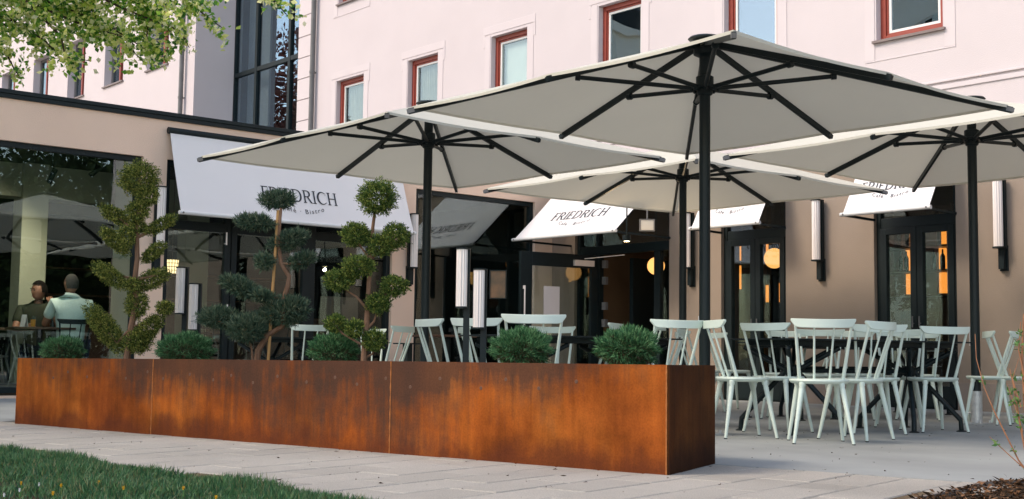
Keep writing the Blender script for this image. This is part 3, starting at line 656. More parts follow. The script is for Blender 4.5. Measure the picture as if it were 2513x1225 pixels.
for px_,py_,d_,tgt,l_ in ((128,432,16.9,(-1.2,-.2,-1.4),'black ceiling spotlight with added light behind the left shop window above the seated men'),(235,420,17.6,(-.6,-.9,-1),'black ceiling spotlight with added light behind the left window near the topiary head')):
    p=P(px_,py_,d_); o=thing('ceiling_spotlight',l_,'lamp',(p.x,p.y,p.z)); m=MB(); v_=Vector(tgt).normalized()*.1; m.tube([-v_,v_],.035,14); m.build('lamp_head',BLACK,o); m=MB(); m.tube([(0,0,0),(0,0,3.2-p.z)],.008,6); m.build('stem',BLACK,o)
    lamp_in(o,tuple(v_*1.15),38,.03,(1,.84,.66),(110,tgt))  # light added inside the dark fixtures to brighten the seated men and pillar
# woven lantern in wing
p=P(422,655,18.5); o=thing('basket_lantern','glowing woven basket lantern hanging inside the wing beside the pier','lamp',(p.x,p.y,p.z)); m=MB(); m.lathe([(.075,-.10),(.095,.10)],16); m.build('shade',mat('lantern_glow',(1,.8,.45),.6,(1,.72,.36),emit=.9),o)
m=MB()
for k in range(14):
    a=2*PI*k/14; m.tube([(.078*math.cos(a),.078*math.sin(a),-.10),(.098*math.cos(a),.098*math.sin(a),.10)],.005,5)
for z in (-.10,-.05,0,.05,.10): m.lathe([(.088+z*.1,z-.004),(.09+z*.1,z+.004)],16)
m.tube([(0,0,.10),(0,0,3.2-p.z)],.005,5); m.build('wicker_frame',WOODD,o)
# framed poster in the corner window
p=P(1222,698,17.6); o=thing('framed_picture','dark framed picture hanging behind the corner window of the wing','picture',(p.x,p.y,p.z),rad(40)); m=MB(); T=lambda u,d,z:(u,d,z); frame_mb(T,-.12,.12,-.2,.2,.012,-.012,.012,m); m.build('frame',BLACK,o); m=MB(); m.box(-.108,.108,-.004,.004,-.188,.188); m.build('print',mat('picture_print',(.05,.06,.05),.7,(.2,.12,.07),5),o)

# ------------------------------------------------------------------ serif lettering
def arc(cx,cz,rx,rz,a0,a1,n=14): return [(cx+rx*math.cos(a0+(a1-a0)*k/n),cz+rz*math.sin(a0+(a1-a0)*k/n)) for k in range(n+1)]
def band(o,i): return [[o[k],o[k+1],i[k+1],i[k]] for k in range(len(o)-1)]
def R_(a,b,c,d): return [[(a,c),(b,c),(b,d),(a,d)]]
def stem(x,t=.115): return R_(x,x+t,0,1)+R_(x-.07,x+t+.07,0,.06)+R_(x-.07,x+t+.07,.94,1)
def bowl(x,z0,z1,w): 
    c=(z0+z1)/2; h=(z1-z0)/2; return band(arc(x,c,w,h,PI/2,-PI/2),arc(x,c,w-.135,h-.075,PI/2,-PI/2))
def letter(ch):
    if ch=='I': return stem(.07),.26
    if ch=='F': return stem(.07)+R_(.18,.52,.93,1)+[[(.49,.96),(.52,.96),(.535,.80),(.515,.80)]]+R_(.18,.42,.475,.545)+R_(.40,.425,.43,.59),.56
    if ch=='E': return stem(.07)+R_(.18,.54,.93,1)+[[(.51,.96),(.54,.96),(.55,.80),(.53,.80)]]+R_(.18,.42,.475,.545)+R_(.40,.425,.43,.59)+R_(.18,.56,0,.07)+[[(.53,.04),(.56,.04),(.59,.2),(.57,.2)]],.62
    if ch=='D': return stem(.07)+R_(.18,.36,.93,1)+R_(.18,.36,0,.07)+bowl(.36,0,1,.42),.83
    if ch=='R': return stem(.07)+R_(.18,.34,.93,1)+R_(.18,.34,.46,.53)+bowl(.34,.47,1,.28)+[[(.30,.49),(.43,.49),(.72,.0),(.57,.0)]]+R_(.57,.80,0,.035),.74
    if ch=='H': return stem(.07)+stem(.60)+R_(.18,.6,.475,.545),.85
    if ch=='C': return band(arc(.46,.5,.43,.515,rad(50),rad(310),20),arc(.50,.5,.32,.44,rad(52),rad(308),20))+R_(.74,.765,.70,.92)+R_(.74,.765,.1,.22),.84
def friedrich(width):
    polys=[];x=0
    for ch in 'FRIEDRICH':
        ps,w=letter(ch); polys.append([[(p[0]+x,p[1]) for p in q] for q in ps]); x+=w+.06
    s=width/x; return [[[((p[0]-x/2)*s,p[1]*s) for p in q] for q in l] for l in polys],s
def awning(name,label,o3,U,Out,width,proj,ztop,zbot,arm_out,textw):
    "o3: left end on the wall (as one faces the wall), U: unit vector along, Out: unit outward"
    t=thing('awning',label,'awning',(o3[0],o3[1],0),0,'white cafe awnings with printed name')
    U=Vector(U);Out=Vector(Out); 
    A=Vector((0,0,ztop))+Out*.07; B=Vector((0,0,zbot))+Out*proj
    n=(U.cross(B-A)).normalized(); 
    if n.z<0: n=-n
    # fabric, lightly sagging, with thickness
    NU,NV=24,12; m=MB(); 
    def pt(i,j,k):
        s=j/NV; sag=-.012*math.sin(PI*s)+.0015*math.sin(i*1.7)*math.sin(PI*s); return A+(B-A)*s+U*(width*i/NU)+n*(sag-k*.004)
    vs=[pt(i,j,k) for k in (0,1) for j in range(NV+1) for i in range(NU+1)]; w=NU+1; off=w*(NV+1); fs=[]
    for j in range(NV):
        for i in range(NU):
            a=j*w+i; fs+=[(a,a+1,a+w+1,a+w),(off+a,off+a+w,off+a+w+1,off+a+1)]
    m.add(vs,fs); m.build('fabric',AWNF,t,smooth=True)
    m=MB(); m.tube([B-U*.03,B+U*(width+.03)],.026,14); m.build('front_bar',WHITEP,t,smooth=True)
    for s in (.02,width-.02): m=MB(); m.tube([B+U*s+Out*.024,B+U*s+Out*.03],.012,8); m.build('bar_screw',GREYM,t)
    m=MB(); m.box(0,0,0,0,0,0); m=MB(); c0=A-Out*.01; m.tube([c0-U*.02,c0+U*(width+.02)],.045,12); m.build('cassette',BLACK,t,smooth=True)
    for s in (.03,width-.03):
        m=MB(); root=Vector((0,0,zbot-.02))+Out*.0; m.bar(root+U*s,B+U*s-Vector((0,0,.01)),.03,.03); m.bar(A+U*s-n*.03,B+U*s-n*.03,.025,.03); m.build('arm',BLACK,t)
    # printed name
    up=(A-B).normalized(); Lh=(A-B).length; cen=B+U*(width/2)+up*(Lh*.26)+n*.012
    polys,s=friedrich(textw); m=MB()
    def sagn(h): return n*(-.012*math.sin(PI*min(1,max(0,1-h/Lh)))+.007)
    def put(u,h): return B+U*(width/2+u)+up*(Lh*.27+h)+sagn(Lh*.27+h)
    for l in polys:
        m=MB(); [m.add([put(*p) for p in q],[tuple(range(len(q)))]) for q in l]; m.build('letter',INK,t)
    m=MB(); v,f=textmesh('Café · Bistro',s*.52,1.28)
    hw=max(abs(a) for a,b,c in v)
    m.add([put(a,b-s*.80+.35*s*(a/hw)**2-.1*s) for a,b,c in v],f)
    tl=m.build('tagline',INK,t); tl['kind']='stuff'; return t
# lettering reads left to right seen from outside: on wall A facing -y, right is +x; on wall B facing +x, right is +y
awning('a','widest white awning, on the wing, its name half hidden by a topiary',(XB,7.16),(0,1,0),(1,0,0),3.66,.48,3.46,2.35,0,1.22)
awning('a','white awning reaching out far over the open entrance door',(-14.95,YA),(1,0,0),(0,-1,0),2.22,1.2,3.46,2.39,0,1.22)
awning('a','small white awning over the double door with the globe lamp',(-11.79,YA),(1,0,0),(0,-1,0),1.18,.62,3.46,2.40,0,.9)
awning('a','small white awning farthest right, over the door with the lit bottle shelf',(-9.26,YA),(1,0,0),(0,-1,0),1.2,.65,3.46,2.40,0,.9)

# ------------------------------------------------------------------ wall lamps and bollard lamps
def fluted(mb,c,r,z0,z1,n=13):
    vs=[];N=n*2
    for z in (z0,z1):
        for k in range(N):
            a=2*PI*k/N; rr_=r*(1 if k%2 else .87); vs.append((c[0]+rr_*math.cos(a),c[1]+rr_*math.sin(a),z))
    mb.add(vs,[(k,(k+1)%N,N+(k+1)%N,N+k) for k in range(N)]+[tuple(range(N))[::-1],tuple(range(N,2*N))])
def wall_lamp(loc,rz,label):
    t=thing('wall_lamp',label,'wall lamp',loc,rz,'fluted metal wall lamps')   # local +x = out of the wall
    m=MB(); fluted(m,(.14,0,0),.055,.28,1.07); m.build('fluted_tube',SILVER,t)
    m=MB(); m.box(.0,.03,-.05,.05,.0,.30).box(.03,.09,-.035,.035,.02,.30); m.build('bracket',BLACK,t,bevel=.004)
    m=MB(); m.lathe([(.068,1.07),(.068,1.085)],20,(.14,0,0)); m.lathe([(.068,.262),(.068,.28)],20,(.14,0,0)); m.box(.04,.085,-.058,.058,.262,1.085); m.build('end_caps',BLACK,t)
    return t
wl=wall_lamp((-10.03,YA,1.62),-PI/2,'wall lamp on the beige wall between the two right hand doors')
copy_tree(wl,(-7.47,YA,1.65),-PI/2,'wall lamp farthest right, beyond the last door')
copy_tree(wl,(-12.3,YA,1.62),-PI/2,'wall lamp on the narrow pier right of the entrance, behind the umbrella pole')
copy_tree(wl,(XB,11.08,1.60),0,'wall lamp on the pier of the wing at the right end of the widest awning')
copy_tree(wl,(XB,7.05,1.62),0,'wall lamp on the left pier of the wing, partly behind the tallest topiary')
def bollard(px,d,label):
    x,y=G(px,d); yaw=YAW-PI/2
    t=thing('bollard_lamp',label,'bollard lamp',(x,y,0),yaw,'twin tube bollard lamps')
    # local x = to the right seen from the camera
    for k,(sx,zt) in enumerate(((-.057,1.285),(.057,1.15))):
        m=MB(); fluted(m,(sx,-.02,0),.037,zt-.376,zt,13); m.build('fluted_tube',SILVER,t)
        m=MB(); m.box(sx+.012,sx+.052,.018,.062,0,zt+.012).lathe([(.040,zt),(.040,zt+.01)],20,(sx,-.02,0)).lathe([(.040,zt-.386),(.040,zt-.376)],20,(sx,-.02,0)); m.box(sx-.03,sx+.052,-.01,.03,zt+.001,zt+.009); m.build('post',BLACKP,t)
    m=MB(); m.box(-.1,.13,-.07,.12,0,.01); m.build('base_plate',BLACKP,t)
    return t
bollard(1152,8.3,'twin tube bollard lamp behind the middle of the planter'); bollard(455,10.9,'twin tube bollard lamp behind the planter between the two left topiaries')
# side table / ashtray
x,y=G(1000,14.6); t=thing('pedestal_table','small black two tier pedestal table beside the wing pier','table',(x,y,0),rad(10)); m=MB(); m.box(-.12,.12,-.12,.12,.70,.715); m.build('table_top',BLACK,t); m=MB(); m.box(-.04,.04,-.04,.04,.46,.70); m.build('pedestal',BLACK,t); m=MB(); m.box(-.12,.12,-.12,.12,0,.46); m.build('cabinet_base',BLACK,t); m=MB(); m.box(-.125,.125,-.125,.125,.46,.475); m.build('rim',SILVER,t)

# ------------------------------------------------------------------ umbrellas
HS=1.66; ZC,ZA,ZH=2.56,3.10,2.73
def umbrella():
    t=thing('umbrella','u','umbrella',(0,0,0),0,'large square cream umbrellas over the tables')
    m=MB(); m.tube([(0,0,.30),(0,0,3.05)],.044,20); pole=m.build('pole',BLACKP,t,smooth=True)
    m=MB(); m.box(-.05,-.044,-.02,.02,.74,.92); m.build('sticker',WHITEP,pole)
    m=MB(); m.tube([(0,0,.0),(0,0,.31)],.054,20); sl=m.build('ground_sleeve',GALV,t,smooth=True)
    m=MB(); m.box(-.11,.11,-.11,.11,0,.012); [m.tube([(sx*.085,sy*.085,.012),(sx*.085,sy*.085,.035)],.011,6) for sx in (-1,1) for sy in (-1,1)]; m.tube([(-.05,0,.10),(-.085,0,.10)],.011,6); m.build('base_plate',GALV,t)
    # canopy : eight panels with a light sag between ribs
    NN=12; ends=[(HS,HS),(0,HS),(-HS,HS),(-HS,0),(-HS,-HS),(0,-HS),(HS,-HS),(HS,0)]
    vs=[(0,0,ZA+.03)]; ring=[]
    M=8
    for r in range(1,NN+1):
        row=[]
        for e in range(8):
            a=Vector(ends[e]); b=Vector(ends[(e+1)%8])
            for k in range(M):
                s=k/M; p=a.lerp(b,s)*(r/NN); sag=-.024*math.sin(PI*s)*(r/NN)**1.2*(1-.35*(r/NN)); inward=1-.012*math.sin(PI*s)*(r/NN)
                row.append(len(vs)); vs.append((p.x*inward,p.y*inward,ZA+.03+(ZC-ZA)*(r/NN)+sag))
        ring.append(row)
    fs=[(0,ring[0][k],ring[0][(k+1)%64]) for k in range(64)]
    for r in range(NN-1):
        for k in range(64): fs.append((ring[r][k],ring[r+1][k],ring[r+1][(k+1)%64],ring[r][(k+1)%64]))
    # hem : short valance fold
    o=len(vs); vs+=[(vs[i][0]*.999,vs[i][1]*.999,vs[i][2]-.022) for i in ring[-1]]
    for k in range(64): fs.append((ring[-1][k],o+k,o+(k+1)%64,ring[-1][(k+1)%64]))
    m=MB(); m.add(vs,fs); cn=m.build('canopy',FABRIC,t,smooth=False)
    m=MB(); m.lathe([(.02,ZA+.02),(.125,ZA+.02),(.135,ZA+.028),(.12,ZA+.042),(.05,ZA+.052),(.01,ZA+.054)],28); m.build('top_cap',BLACKP,t,smooth=True)
    for e in ends:
        L=Vector((e[0],e[1],0)); k=1.012
        a=L.normalized()*.07+Vector((0,0,ZA-.02)); b=L*k+Vector((0,0,ZC-.012)); d_=(b-a)
        m=MB(); m.bar(a,b,.028,.046); rb=m.build('rib',BLACKP,t)
        m=MB(); m.bar(b-d_.normalized()*.05,b+d_.normalized()*.012,.032,.034); m.build('rib_cap',GREYM if abs(e[0])==abs(e[1]) else BLACKP,rb)
    for i,e in enumerate(ends):
        L=Vector((e[0],e[1],0)); n_=L.normalized(); tt=.43 if abs(e[0])==abs(e[1]) else .50
        a=n_*.09+Vector((0,0,ZH)); b=L*tt+Vector((0,0,ZA-.045+(ZC-ZA)*tt))
        m=MB(); m.tube([a,b],.018,10); m.tube([b-(b-a).normalized()*.02,b+(b-a).normalized()*.02],.028,10); m.build('strut',BLACKP,t)
    m=MB(); m.lathe([(.05,ZH-.06),(.062,ZH-.05),(.062,ZH-.01),(.11,ZH-.005),(.11,ZH+.012),(.07,ZH+.02),(.07,ZH+.09),(.05,ZH+.10)],24)
    for i in range(8):
        a=PI*i/4; c=Vector((math.cos(a)*.105,math.sin(a)*.105,ZH-.012)); m.ball(tuple(c),.018,8,6)
    m.build('hub',BLACKP,t,smooth=True)
    m=MB(); m.lathe([(.05,2.98),(.09,3.0),(.09,3.05),(.05,3.07)],20); m.build('crown_ring',BLACKP,t,smooth=True)
    return t
u0=umbrella(); u0.location=(-6.53,7.57,0); u0['label']='front umbrella of the four, biggest in view, its pole rising behind the planter corner'
copy_tree(u0,(-6.30,11.22,0),0,'right umbrella, its galvanised pole foot standing free on the patio')
copy_tree(u0,(-10.17,7.55,0),0,'left umbrella, its pole beside the corner window of the wing')
copy_tree(u0,(-10.0,11.2,0),0,'rear umbrella, lowest in view, in front of the entrance')

# ------------------------------------------------------------------ tables
def table(L,Wd,label,loc,rz):
    t=thing('table',label,'table',(loc[0],loc[1],0),rz,'long black terrace tables')   # local x = long axis
    H=.755
    m=MB(); m.box(-L/2,L/2,-Wd/2,Wd/2,H-.012,H); m.build('table_top',BLACK,t,bevel=.003)
    m=MB(); 
    for sy in (-1,1): m.box(-L/2+.12,L/2-.12,sy*(Wd/2-.10)-.02,sy*(Wd/2-.10)+.02,H-.055,H-.013)
    for sx in (-1,1): m.box(sx*(L/2-.12)-.02,sx*(L/2-.12)+.02,-(Wd/2-.12),Wd/2-.12,H-.055,H-.013)
    m.build('top_frame',BLACK,t)
    ux=L/2-.34; ZHb=.50
    for s in (-1,1):
        c=Vector((s*ux,0,ZHb))
        for dx in (-1,1):
            for dy in (-1,1):
                m=MB(); k=c+Vector((dx*.26,dy*(Wd/2-.08),-ZHb+.10)); f_=Vector((k.x+dx*.005,k.y+dy*.005,.012))
                m.tube([c+Vector((dx*.03,dy*.03,0)),k,f_],.021,10); m.lathe([(.042,0),(.042,.006),(.024,.014)],14,(f_.x,f_.y,0)); m.build('leg',BLACK,t,smooth=True)
                m=MB(); e=c+Vector((dx*.26,dy*(Wd/2-.12),H-.05-ZHb)); m.tube([c+Vector((dx*.03,dy*.03,0)),e-Vector((0,0,.02)),e],.020,10); m.build('upper_arm',BLACK,t,smooth=True)
        m=MB(); m.lathe([(.04,-.045),(.055,-.03),(.055,.03),(.04,.045)],14,tuple(c)); m.build('hub',BLACK,t,smooth=True)
    m=MB(); m.tube([(-ux,0,ZHb),(ux,0,ZHb)],.02,10); m.build('stretcher',BLACK,t,smooth=True)
    return t
table(1.95,.80,'long black table nearest on the open patio, right of the planter',(-6.20,9.05),rad(76))
table(2.8,.80,'long black table farther back on the patio, nearer the doors',(-7.8,11.4),rad(90))
table(1.85,.78,'long black table behind the planter between the two right hand ball shrubs',(-7.75,7.32),rad(90))
x,y=G(725,14.3); table(1.3,.75,'small black table at the wing behind the middle topiary',(x,y),rad(90))

# ------------------------------------------------------------------ chairs
def chair(paint,label,grp):
    t=thing('spindle_chair',label,'chair',(0,0,0),0,grp)      # local +y = direction the sitter faces; back at -y
    SH=.455
    m=MB(); 
    prof=[(.0,-.036),(.185,-.036),(.205,-.028),(.213,-.014),(.209,-.003),(.19,.0),(.15,-.005),(.0,-.008)]
    m.lathe([(max(r,.001),z) for r,z in prof],32,(0,0,SH),1.0,.95); st=m.build('seat',paint,t,smooth=True)
    for sx in (-1,1):
        for sy in (-1,1):
            a=Vector((sx*.135,sy*.125,SH-.028)); b=Vector((sx*(.195 if sy>0 else .205),sy*.20,.006)); m=MB()
            m.tube([a,a.lerp(b,.05),a.lerp(b,.07),a.lerp(b,.12),a.lerp(b,.5),b],[.023,.023,.018,.0195,.016,.0115],12); lg_=m.build('leg',paint,t,smooth=True)
            m=MB(); m.tube([b,b-Vector((0,0,.006))],.0125,10); m.build('foot_cap',BLACK,lg_)
    for i,s in enumerate((-.155,-.055,.055,.155)):
        a=Vector((s*.98,-.145+.05*abs(s)/.155,SH-.004)); b=Vector((s*1.25,-.265+.045*(abs(s)/.155)**2,.835)); m=MB(); r=.0120 if i in (0,3) else .0078
        m.tube([a,a.lerp(b,.5),b],[r*1.15,r,r*.85],10); m.build('spindle' if i in (1,2) else 'back_post',paint,t,smooth=True)
    # curved top rail
    m=MB(); N=16; vs=[];fs=[]; hw=.226
    for k in range(N+1):
        s=-1+2*k/N; x=s*hw; y=-.285+.075*s*s; hh=.030*(1-max(0,(abs(s)-.80)/.20)**2*.8); zt=.874+.006*abs(s)**2
        th=.011; zc=zt-.035
        vs+=[(x,y-th,zc-hh+(0.033-hh)*.9),(x,y+th,zc-hh+(0.033-hh)*.9),(x,y+th*.8,zt),(x,y-th*.8,zt)]
    for k in range(N):
        o=k*4; fs+=[(o,o+1,o+5,o+4),(o+1,o+2,o+6,o+5),(o+2,o+3,o+7,o+6),(o+3,o,o+4,o+7)]
    fs+=[(3,2,1,0),(N*4,N*4+1,N*4+2,N*4+3)]; m.add(vs,fs); m.build('top_rail',paint,t,smooth=True,bevel=.004)
    return t
GR='mint green spindle chairs on the terrace'
CH=[ # px, distance, facing azimuth, label
 (1822,9.75,58,'mint chair beside the planter corner at the front table, seen side on'),
 (1910,10.5,98,'mint chair turned right between the planter end and the nearest chair'),
 (2010,9.35,134,'nearest mint chair, its back square to the viewer, before the long black table'),
 (2098,9.85,186,'mint chair with bright top rail just right of the nearest chair, turned left'),
 (2142,10.75,137,'mint chair half hidden between two others right of the nearest chair'),
 (2288,11.3,150,'mint chair at the right end of the front table, before the bottle shelf door'),
 (2205,11.9,300,'mint chair across the front table facing the viewer, near its right end'),
 (2012,12.2,304,'mint chair across the front table directly behind the nearest chair'),
 (1925,12.9,298,'mint chair behind the front table left of the nearest chair, facing the viewer'),
 (1996,15.1,215,'small looking far mint chair seen between two nearer backs against the beige wall'),
 (1797,14.8,72,'far mint chair left of the long front table, in front of the globe lamp door'),
 (1722,14.2,60,'far mint chair hidden half behind the front umbrella pole'),
 (2095,13.2,120,'mint chair at the rear table right behind the one with the bright top rail'),
 (2250,13.4,122,'mint chair at the rear table in front of the bottle shelf door, left one'),
 (2424,12.9,205,'mint chair by the right wall beyond the umbrella pole, facing left'),
 (2492,12.9,35,'mint chair by the right wall at the picture edge, facing right'),
 (1108,10.4,82,'mint chair left of the twin bollard lamp beside the left umbrella pole'),
 (1308,8.95,139,'mint chair with the highest and broadest top rail behind the middle ball shrub'),
 (1198,10.0,114,'mint chair just right of the twin bollard lamp, turned right'),
 (1356,12.1,318,'mint chair facing the viewer behind the planter table, low top rail'),
 (1446,11.0,215,'mint chair seen side on right of the planter table centre, turned left'),
 (1547,10.6,222,'mint chair seen side on above the right hand ball shrub, turned left'),
 (1630,9.85,160,'broad backed mint chair behind the right hand ball shrub'),
 (1618,13.0,215,'far mint chair seen below the broad backed rail by the right ball shrub'),
 (1192,13.2,62,'small looking far mint chair showing under the bollard lamp'),
 (745,13.4,166,'mint chair between the middle and right topiaries'),
 (945,13.3,203,'mint chair right of the right hand topiary, turned left'),
 (903,14.6,330,'mint chair mostly hidden behind the right hand topiary'),
]
c0=chair(MINT,CH[0][3],GR)
def place(c,px,d,az):
    x,y=G(px,d); c.location=(x,y,0); c.rotation_euler=(0,0,rad(az)-PI/2)
place(c0,*CH[0][:3])
for px,d,az,l_ in CH[1:]:
    place(copy_tree(c0,None,None,l_,GR),px,d,az)

# ------------------------------------------------------------------ corten planter
pl=thing('corten_planter','long rust orange weathering steel planter with welded seams in front of the terrace','planter',(PL0[0],PL0[1],0),math.atan2(PLL[1]-PL0[1],PLL[0]-PL0[0]))
# local x runs to the far left end, local y toward the camera
SX=[0,1.915,4.23,5.965]; HZ=[.557,.550,.535,.520]; ex,ey=.168,-.797
def hz(x): return float(np.interp(x,SX,HZ))
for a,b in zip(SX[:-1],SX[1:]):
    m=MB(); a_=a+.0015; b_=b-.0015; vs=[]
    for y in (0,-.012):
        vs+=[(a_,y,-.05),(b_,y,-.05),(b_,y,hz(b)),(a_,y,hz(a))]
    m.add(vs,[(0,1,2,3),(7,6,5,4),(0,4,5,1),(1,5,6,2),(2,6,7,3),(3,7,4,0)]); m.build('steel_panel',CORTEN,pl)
m=MB(); 
def pan(p,q,h0,h1,th=.012):
    p=Vector((*p,0));q=Vector((*q,0)); d_=(q-p).normalized(); n_=Vector((-d_.y,d_.x,0))*th
    vs=[p+Vector((0,0,-.05)),q+Vector((0,0,-.05)),q+Vector((0,0,h1)),p+Vector((0,0,h0))]; vs+=[v+n_ for v in vs]
    m=MB(); m.add(vs,[(0,1,2,3),(7,6,5,4),(0,4,5,1),(1,5,6,2),(2,6,7,3),(3,7,4,0)]); return m
pan((-.001,-.002),(ex,ey),.557,.553,-.012).build('steel_panel',CORTEN_DARK_SHADED,pl,label='dark brown end panel of the planter, patina with its shade put into the colour')
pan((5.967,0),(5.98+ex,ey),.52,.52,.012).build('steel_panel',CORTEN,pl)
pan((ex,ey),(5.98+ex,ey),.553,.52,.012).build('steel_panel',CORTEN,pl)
for sx in SX[1:3]+[0]:
    m=MB(); h=hz(sx); 
    pts=[(sx+.003*math.sin(k*2.3)*0,.001,k*h/14-.0) for k in range(15)]; m.tube(pts,[.0042+.0016*math.sin(k*3.1+sx) for k in range(15)],6); m.build('weld_seam',WEED,pl)
m=MB(); m.box(0,0,0,0,0,0)
wm=MB(); wm.lathe([(.011,0),(.009,.0016),(.004,.001)],12); wme=None
rr=random.Random(5)
for k in range(22):
    xx=.55+k*.235+rr.uniform(-.04,.04); z=hz(xx)-.10-(.045 if k%2 else 0)+rr.uniform(-.008,.008)
    if wme is None:
        o=wm.build('plug_weld',mat('weld_mark_rust',(.10,.055,.038),.7,(.14,.075,.05),50),pl); wme=o
    else:
        o=wme.copy(); COL.objects.link(o)
    o.rotation_euler=(-PI/2,0,0); o.location=(xx,.0005,z)
m=MB(); m.add([(.01,-.013,.47),(5.95,-.013,.45),(5.96+ex,ey+.014,.45),(ex+.01,ey+.014,.47)],[(0,1,2,3)]); m.build('planting_soil',EARTH,pl)

# ------------------------------------------------------------------ topiary and ball shrubs in the planter
RV=np.array([_r.x,_r.y,0]); FV=np.array([math.cos(YAW),math.sin(YAW),0]); UV=np.array([0,0,1.])
def topiary(name,label,px0,loc,m_px,H,pads,trunk,mt,dens,nl,nw,up=.25,jit=.55,branches=(),stake=None,tr_r=.02):
    t=thing(name,label,'topiary',(loc[0],loc[1],.46),0)
    base=np.array([loc[0],loc[1],0.])
    def W3(px,py,dep=0): return base+RV*(px-px0)*m_px+UV*(EYE+(H-py)*m_px)+FV*dep
    for i,pd in enumerate(pads):
        rr=np.random.default_rng(100+i+int(px0))
        if len(pd)==4: cx,cy,rx,ry=pd; ang_=0
        elif len(pd)==5: cx,cy,rx,ry,ang_=pd; ang_=rad(ang_)
        else:
            xa,ya,xb,yb,th,_=pd; cx,cy=(xa+xb)/2,(ya+yb)/2; rx=math.hypot(xb-xa,yb-ya)/2+th*.35; ry=th; ang_=math.atan2(-(yb-ya),(xb-xa)); ry*=1.0
        A1=RV*math.cos(ang_)+UV*math.sin(ang_); A2=-RV*math.sin(ang_)+UV*math.cos(ang_)
        axes=np.array([A1,FV,A2]); r3=np.array([rx,min(rx,ry)*1.05,ry])*m_px
        dep=rr.uniform(-.06,.06)
        area=rx*ry*m_px*m_px*4+r3[0]*r3[1]*2
        n_=int(dens*3.2*area/.01)
        v,f=pad_blades(W3(cx,cy,dep),r3,axes,n_,nl,nw,rr,up,jit)
        # short inner core clumps so the pad is not see-through
        v2,f2=pad_blades(W3(cx,cy,dep),r3*.74,axes,int(n_*.35),nl*1.5,nw*2.6,rr,up,jit)
        v=np.concatenate([v,v2]); f=np.concatenate([f,f2+len(v)-len(v2)])
        npmesh('foliage_pad',v,f,mt,t,True)
    P3=[tuple(W3(*p)) for p in trunk]; n_=len(P3); m=MB(); m.tube(P3,[tr_r*(1-.55*k/(n_-1)) for k in range(n_)],8); m.build('trunk',BARK,t,True,smooth=True)
    for br in branches:
        m=MB(); Q=[tuple(W3(*p)) for p in br]; m.tube(Q,[tr_r*.45*(1-.5*k/(len(Q)-1)) for k in range(len(Q))],6); m.build('branch',BARK,t,True,smooth=True)
    if stake:
        m=MB(); m.tube([tuple(W3(*p)) for p in stake],.011,8); m.build('bamboo_stake',BAMBOO,t,True,smooth=True)
    return t
topiary('spiral_topiary','tallest topiary, yellow green conifer with a round head near the left planter end',310,(-9.508,4.156),.003356,854,
 [(324,453,50,45),(348,493,28,27,40),(236,520,302,558,19,0),(327,530,29,25),(414,540,345,580,16,0),(236,528+42,300,628,18,0),(303,592,23,30),(384,603,335,645,17,0),
  (230,657,305,708,21,0),(392,672,318,708,24,0),(210,755,300,858,27,0),(398,756,22,18),(384,775,318,848,26,0),(333,835,34,32),(326,748,28,38),(322,702,18,18),(325,565,22,20)],
 [(306,905),(312,860),(318,800),(328,740),(322,690),(326,640),(322,570),(326,500),(324,450)],NEED1,95,.017,.0060,.15,.6,
 [[(322,800),(285,840),(255,800)],[(325,800),(360,790)],[(327,690),(280,680)],[(327,690),(370,680)],[(325,580),(270,540)],[(326,590),(390,560)]],tr_r=.03)
topiary('juniper_topiary','blue green cloud pruned juniper tied to a bamboo stake, in the middle of the planter',650,(-7.928,4.487),.0029461,861,
 [(667,494,46,23),(618,551,50,18,-6),(696,592,52,23,20),(644,646,25,20),(731,640,38,18,18),(585,708,58,22,-22),(640,728,30,15,-10),(694,764,60,38,10),(531,782,52,27),(606,808,48,34),(640,790,40,28)],
 [(630,905),(632,860),(655,822),(690,800),(690,740),(700,700),(702,680),(682,650),(674,600),(676,540),(678,515)],NEED2,80,.040,.0045,.55,.55,
 [[(622,905),(618,860),(606,815)],[(655,822),(560,800),(535,790)],[(690,735),(640,730),(600,715)],[(682,650),(735,650)],[(676,600),(700,600)],[(676,545),(630,556)]],
 stake=[(657,900),(664,700),(671,520)],tr_r=.024)
topiary('pompon_topiary','bright green pompon conifer with small balls on bare branches, right of the juniper',905,(-6.934,4.696),.0027084,866,
 [(918,489,51,45),(866,578,38,31),(966,582,36,34),(928,606,36,28),(876,657,43,28),(828,692,37,28),(963,704,37,28),(925,747,32,27),(819,797,28,24),(868,809,25,24),(916,837,31,28),(850,680,26,20)],
 [(892,905),(893,860),(897,800),(899,740),(901,680),(904,620),(907,560),(911,520)],NEED3,105,.018,.0062,.35,.55,
 [[(893,850),(870,838),(838,820),(825,805)],[(897,760),(870,730),(845,715)],[(903,640),(880,610),(868,590)],[(903,640),(935,610),(955,590)],[(897,810),(915,790),(922,765)],[(893,880),(912,870),(922,850)],[(900,740),(940,725),(958,712)]],tr_r=.022)
def ball_shrub(px,py,rx,ry,loc,mp,label,seed):
    t=thing('ball_shrub',label,'shrub',(loc[0],loc[1],.46),0,'clipped ball shrubs in the planter')
    rr=np.random.default_rng(seed); H=float(np.interp(px,[150,1540],[852,874])); c=np.array([loc[0],loc[1],EYE+(H-py)*mp])
    r3=np.array([rx,rx*.95,ry])*mp; axes=np.array([RV,FV,UV])
    v,f=pad_blades(c,r3,axes,int(9500*(rx/70)**1.2),.034,.0042,rr,.35,.42)
    # keep the needles of the top and front mostly green, twigs low down
    npmesh('needles',v,f,BALLG,t,True)
    v,f=pad_blades(c-np.array([0,0,ry*mp*.18]),r3*.86,axes,4200,.035,.005,rr,-.1,.9); npmesh('inner_twigs',v,f,BALLB,t,True)
    m=MB(); m.tube([(c[0],c[1],.44),(c[0],c[1],c[2])],.012,6); m.build('stem',BARK,t,True)
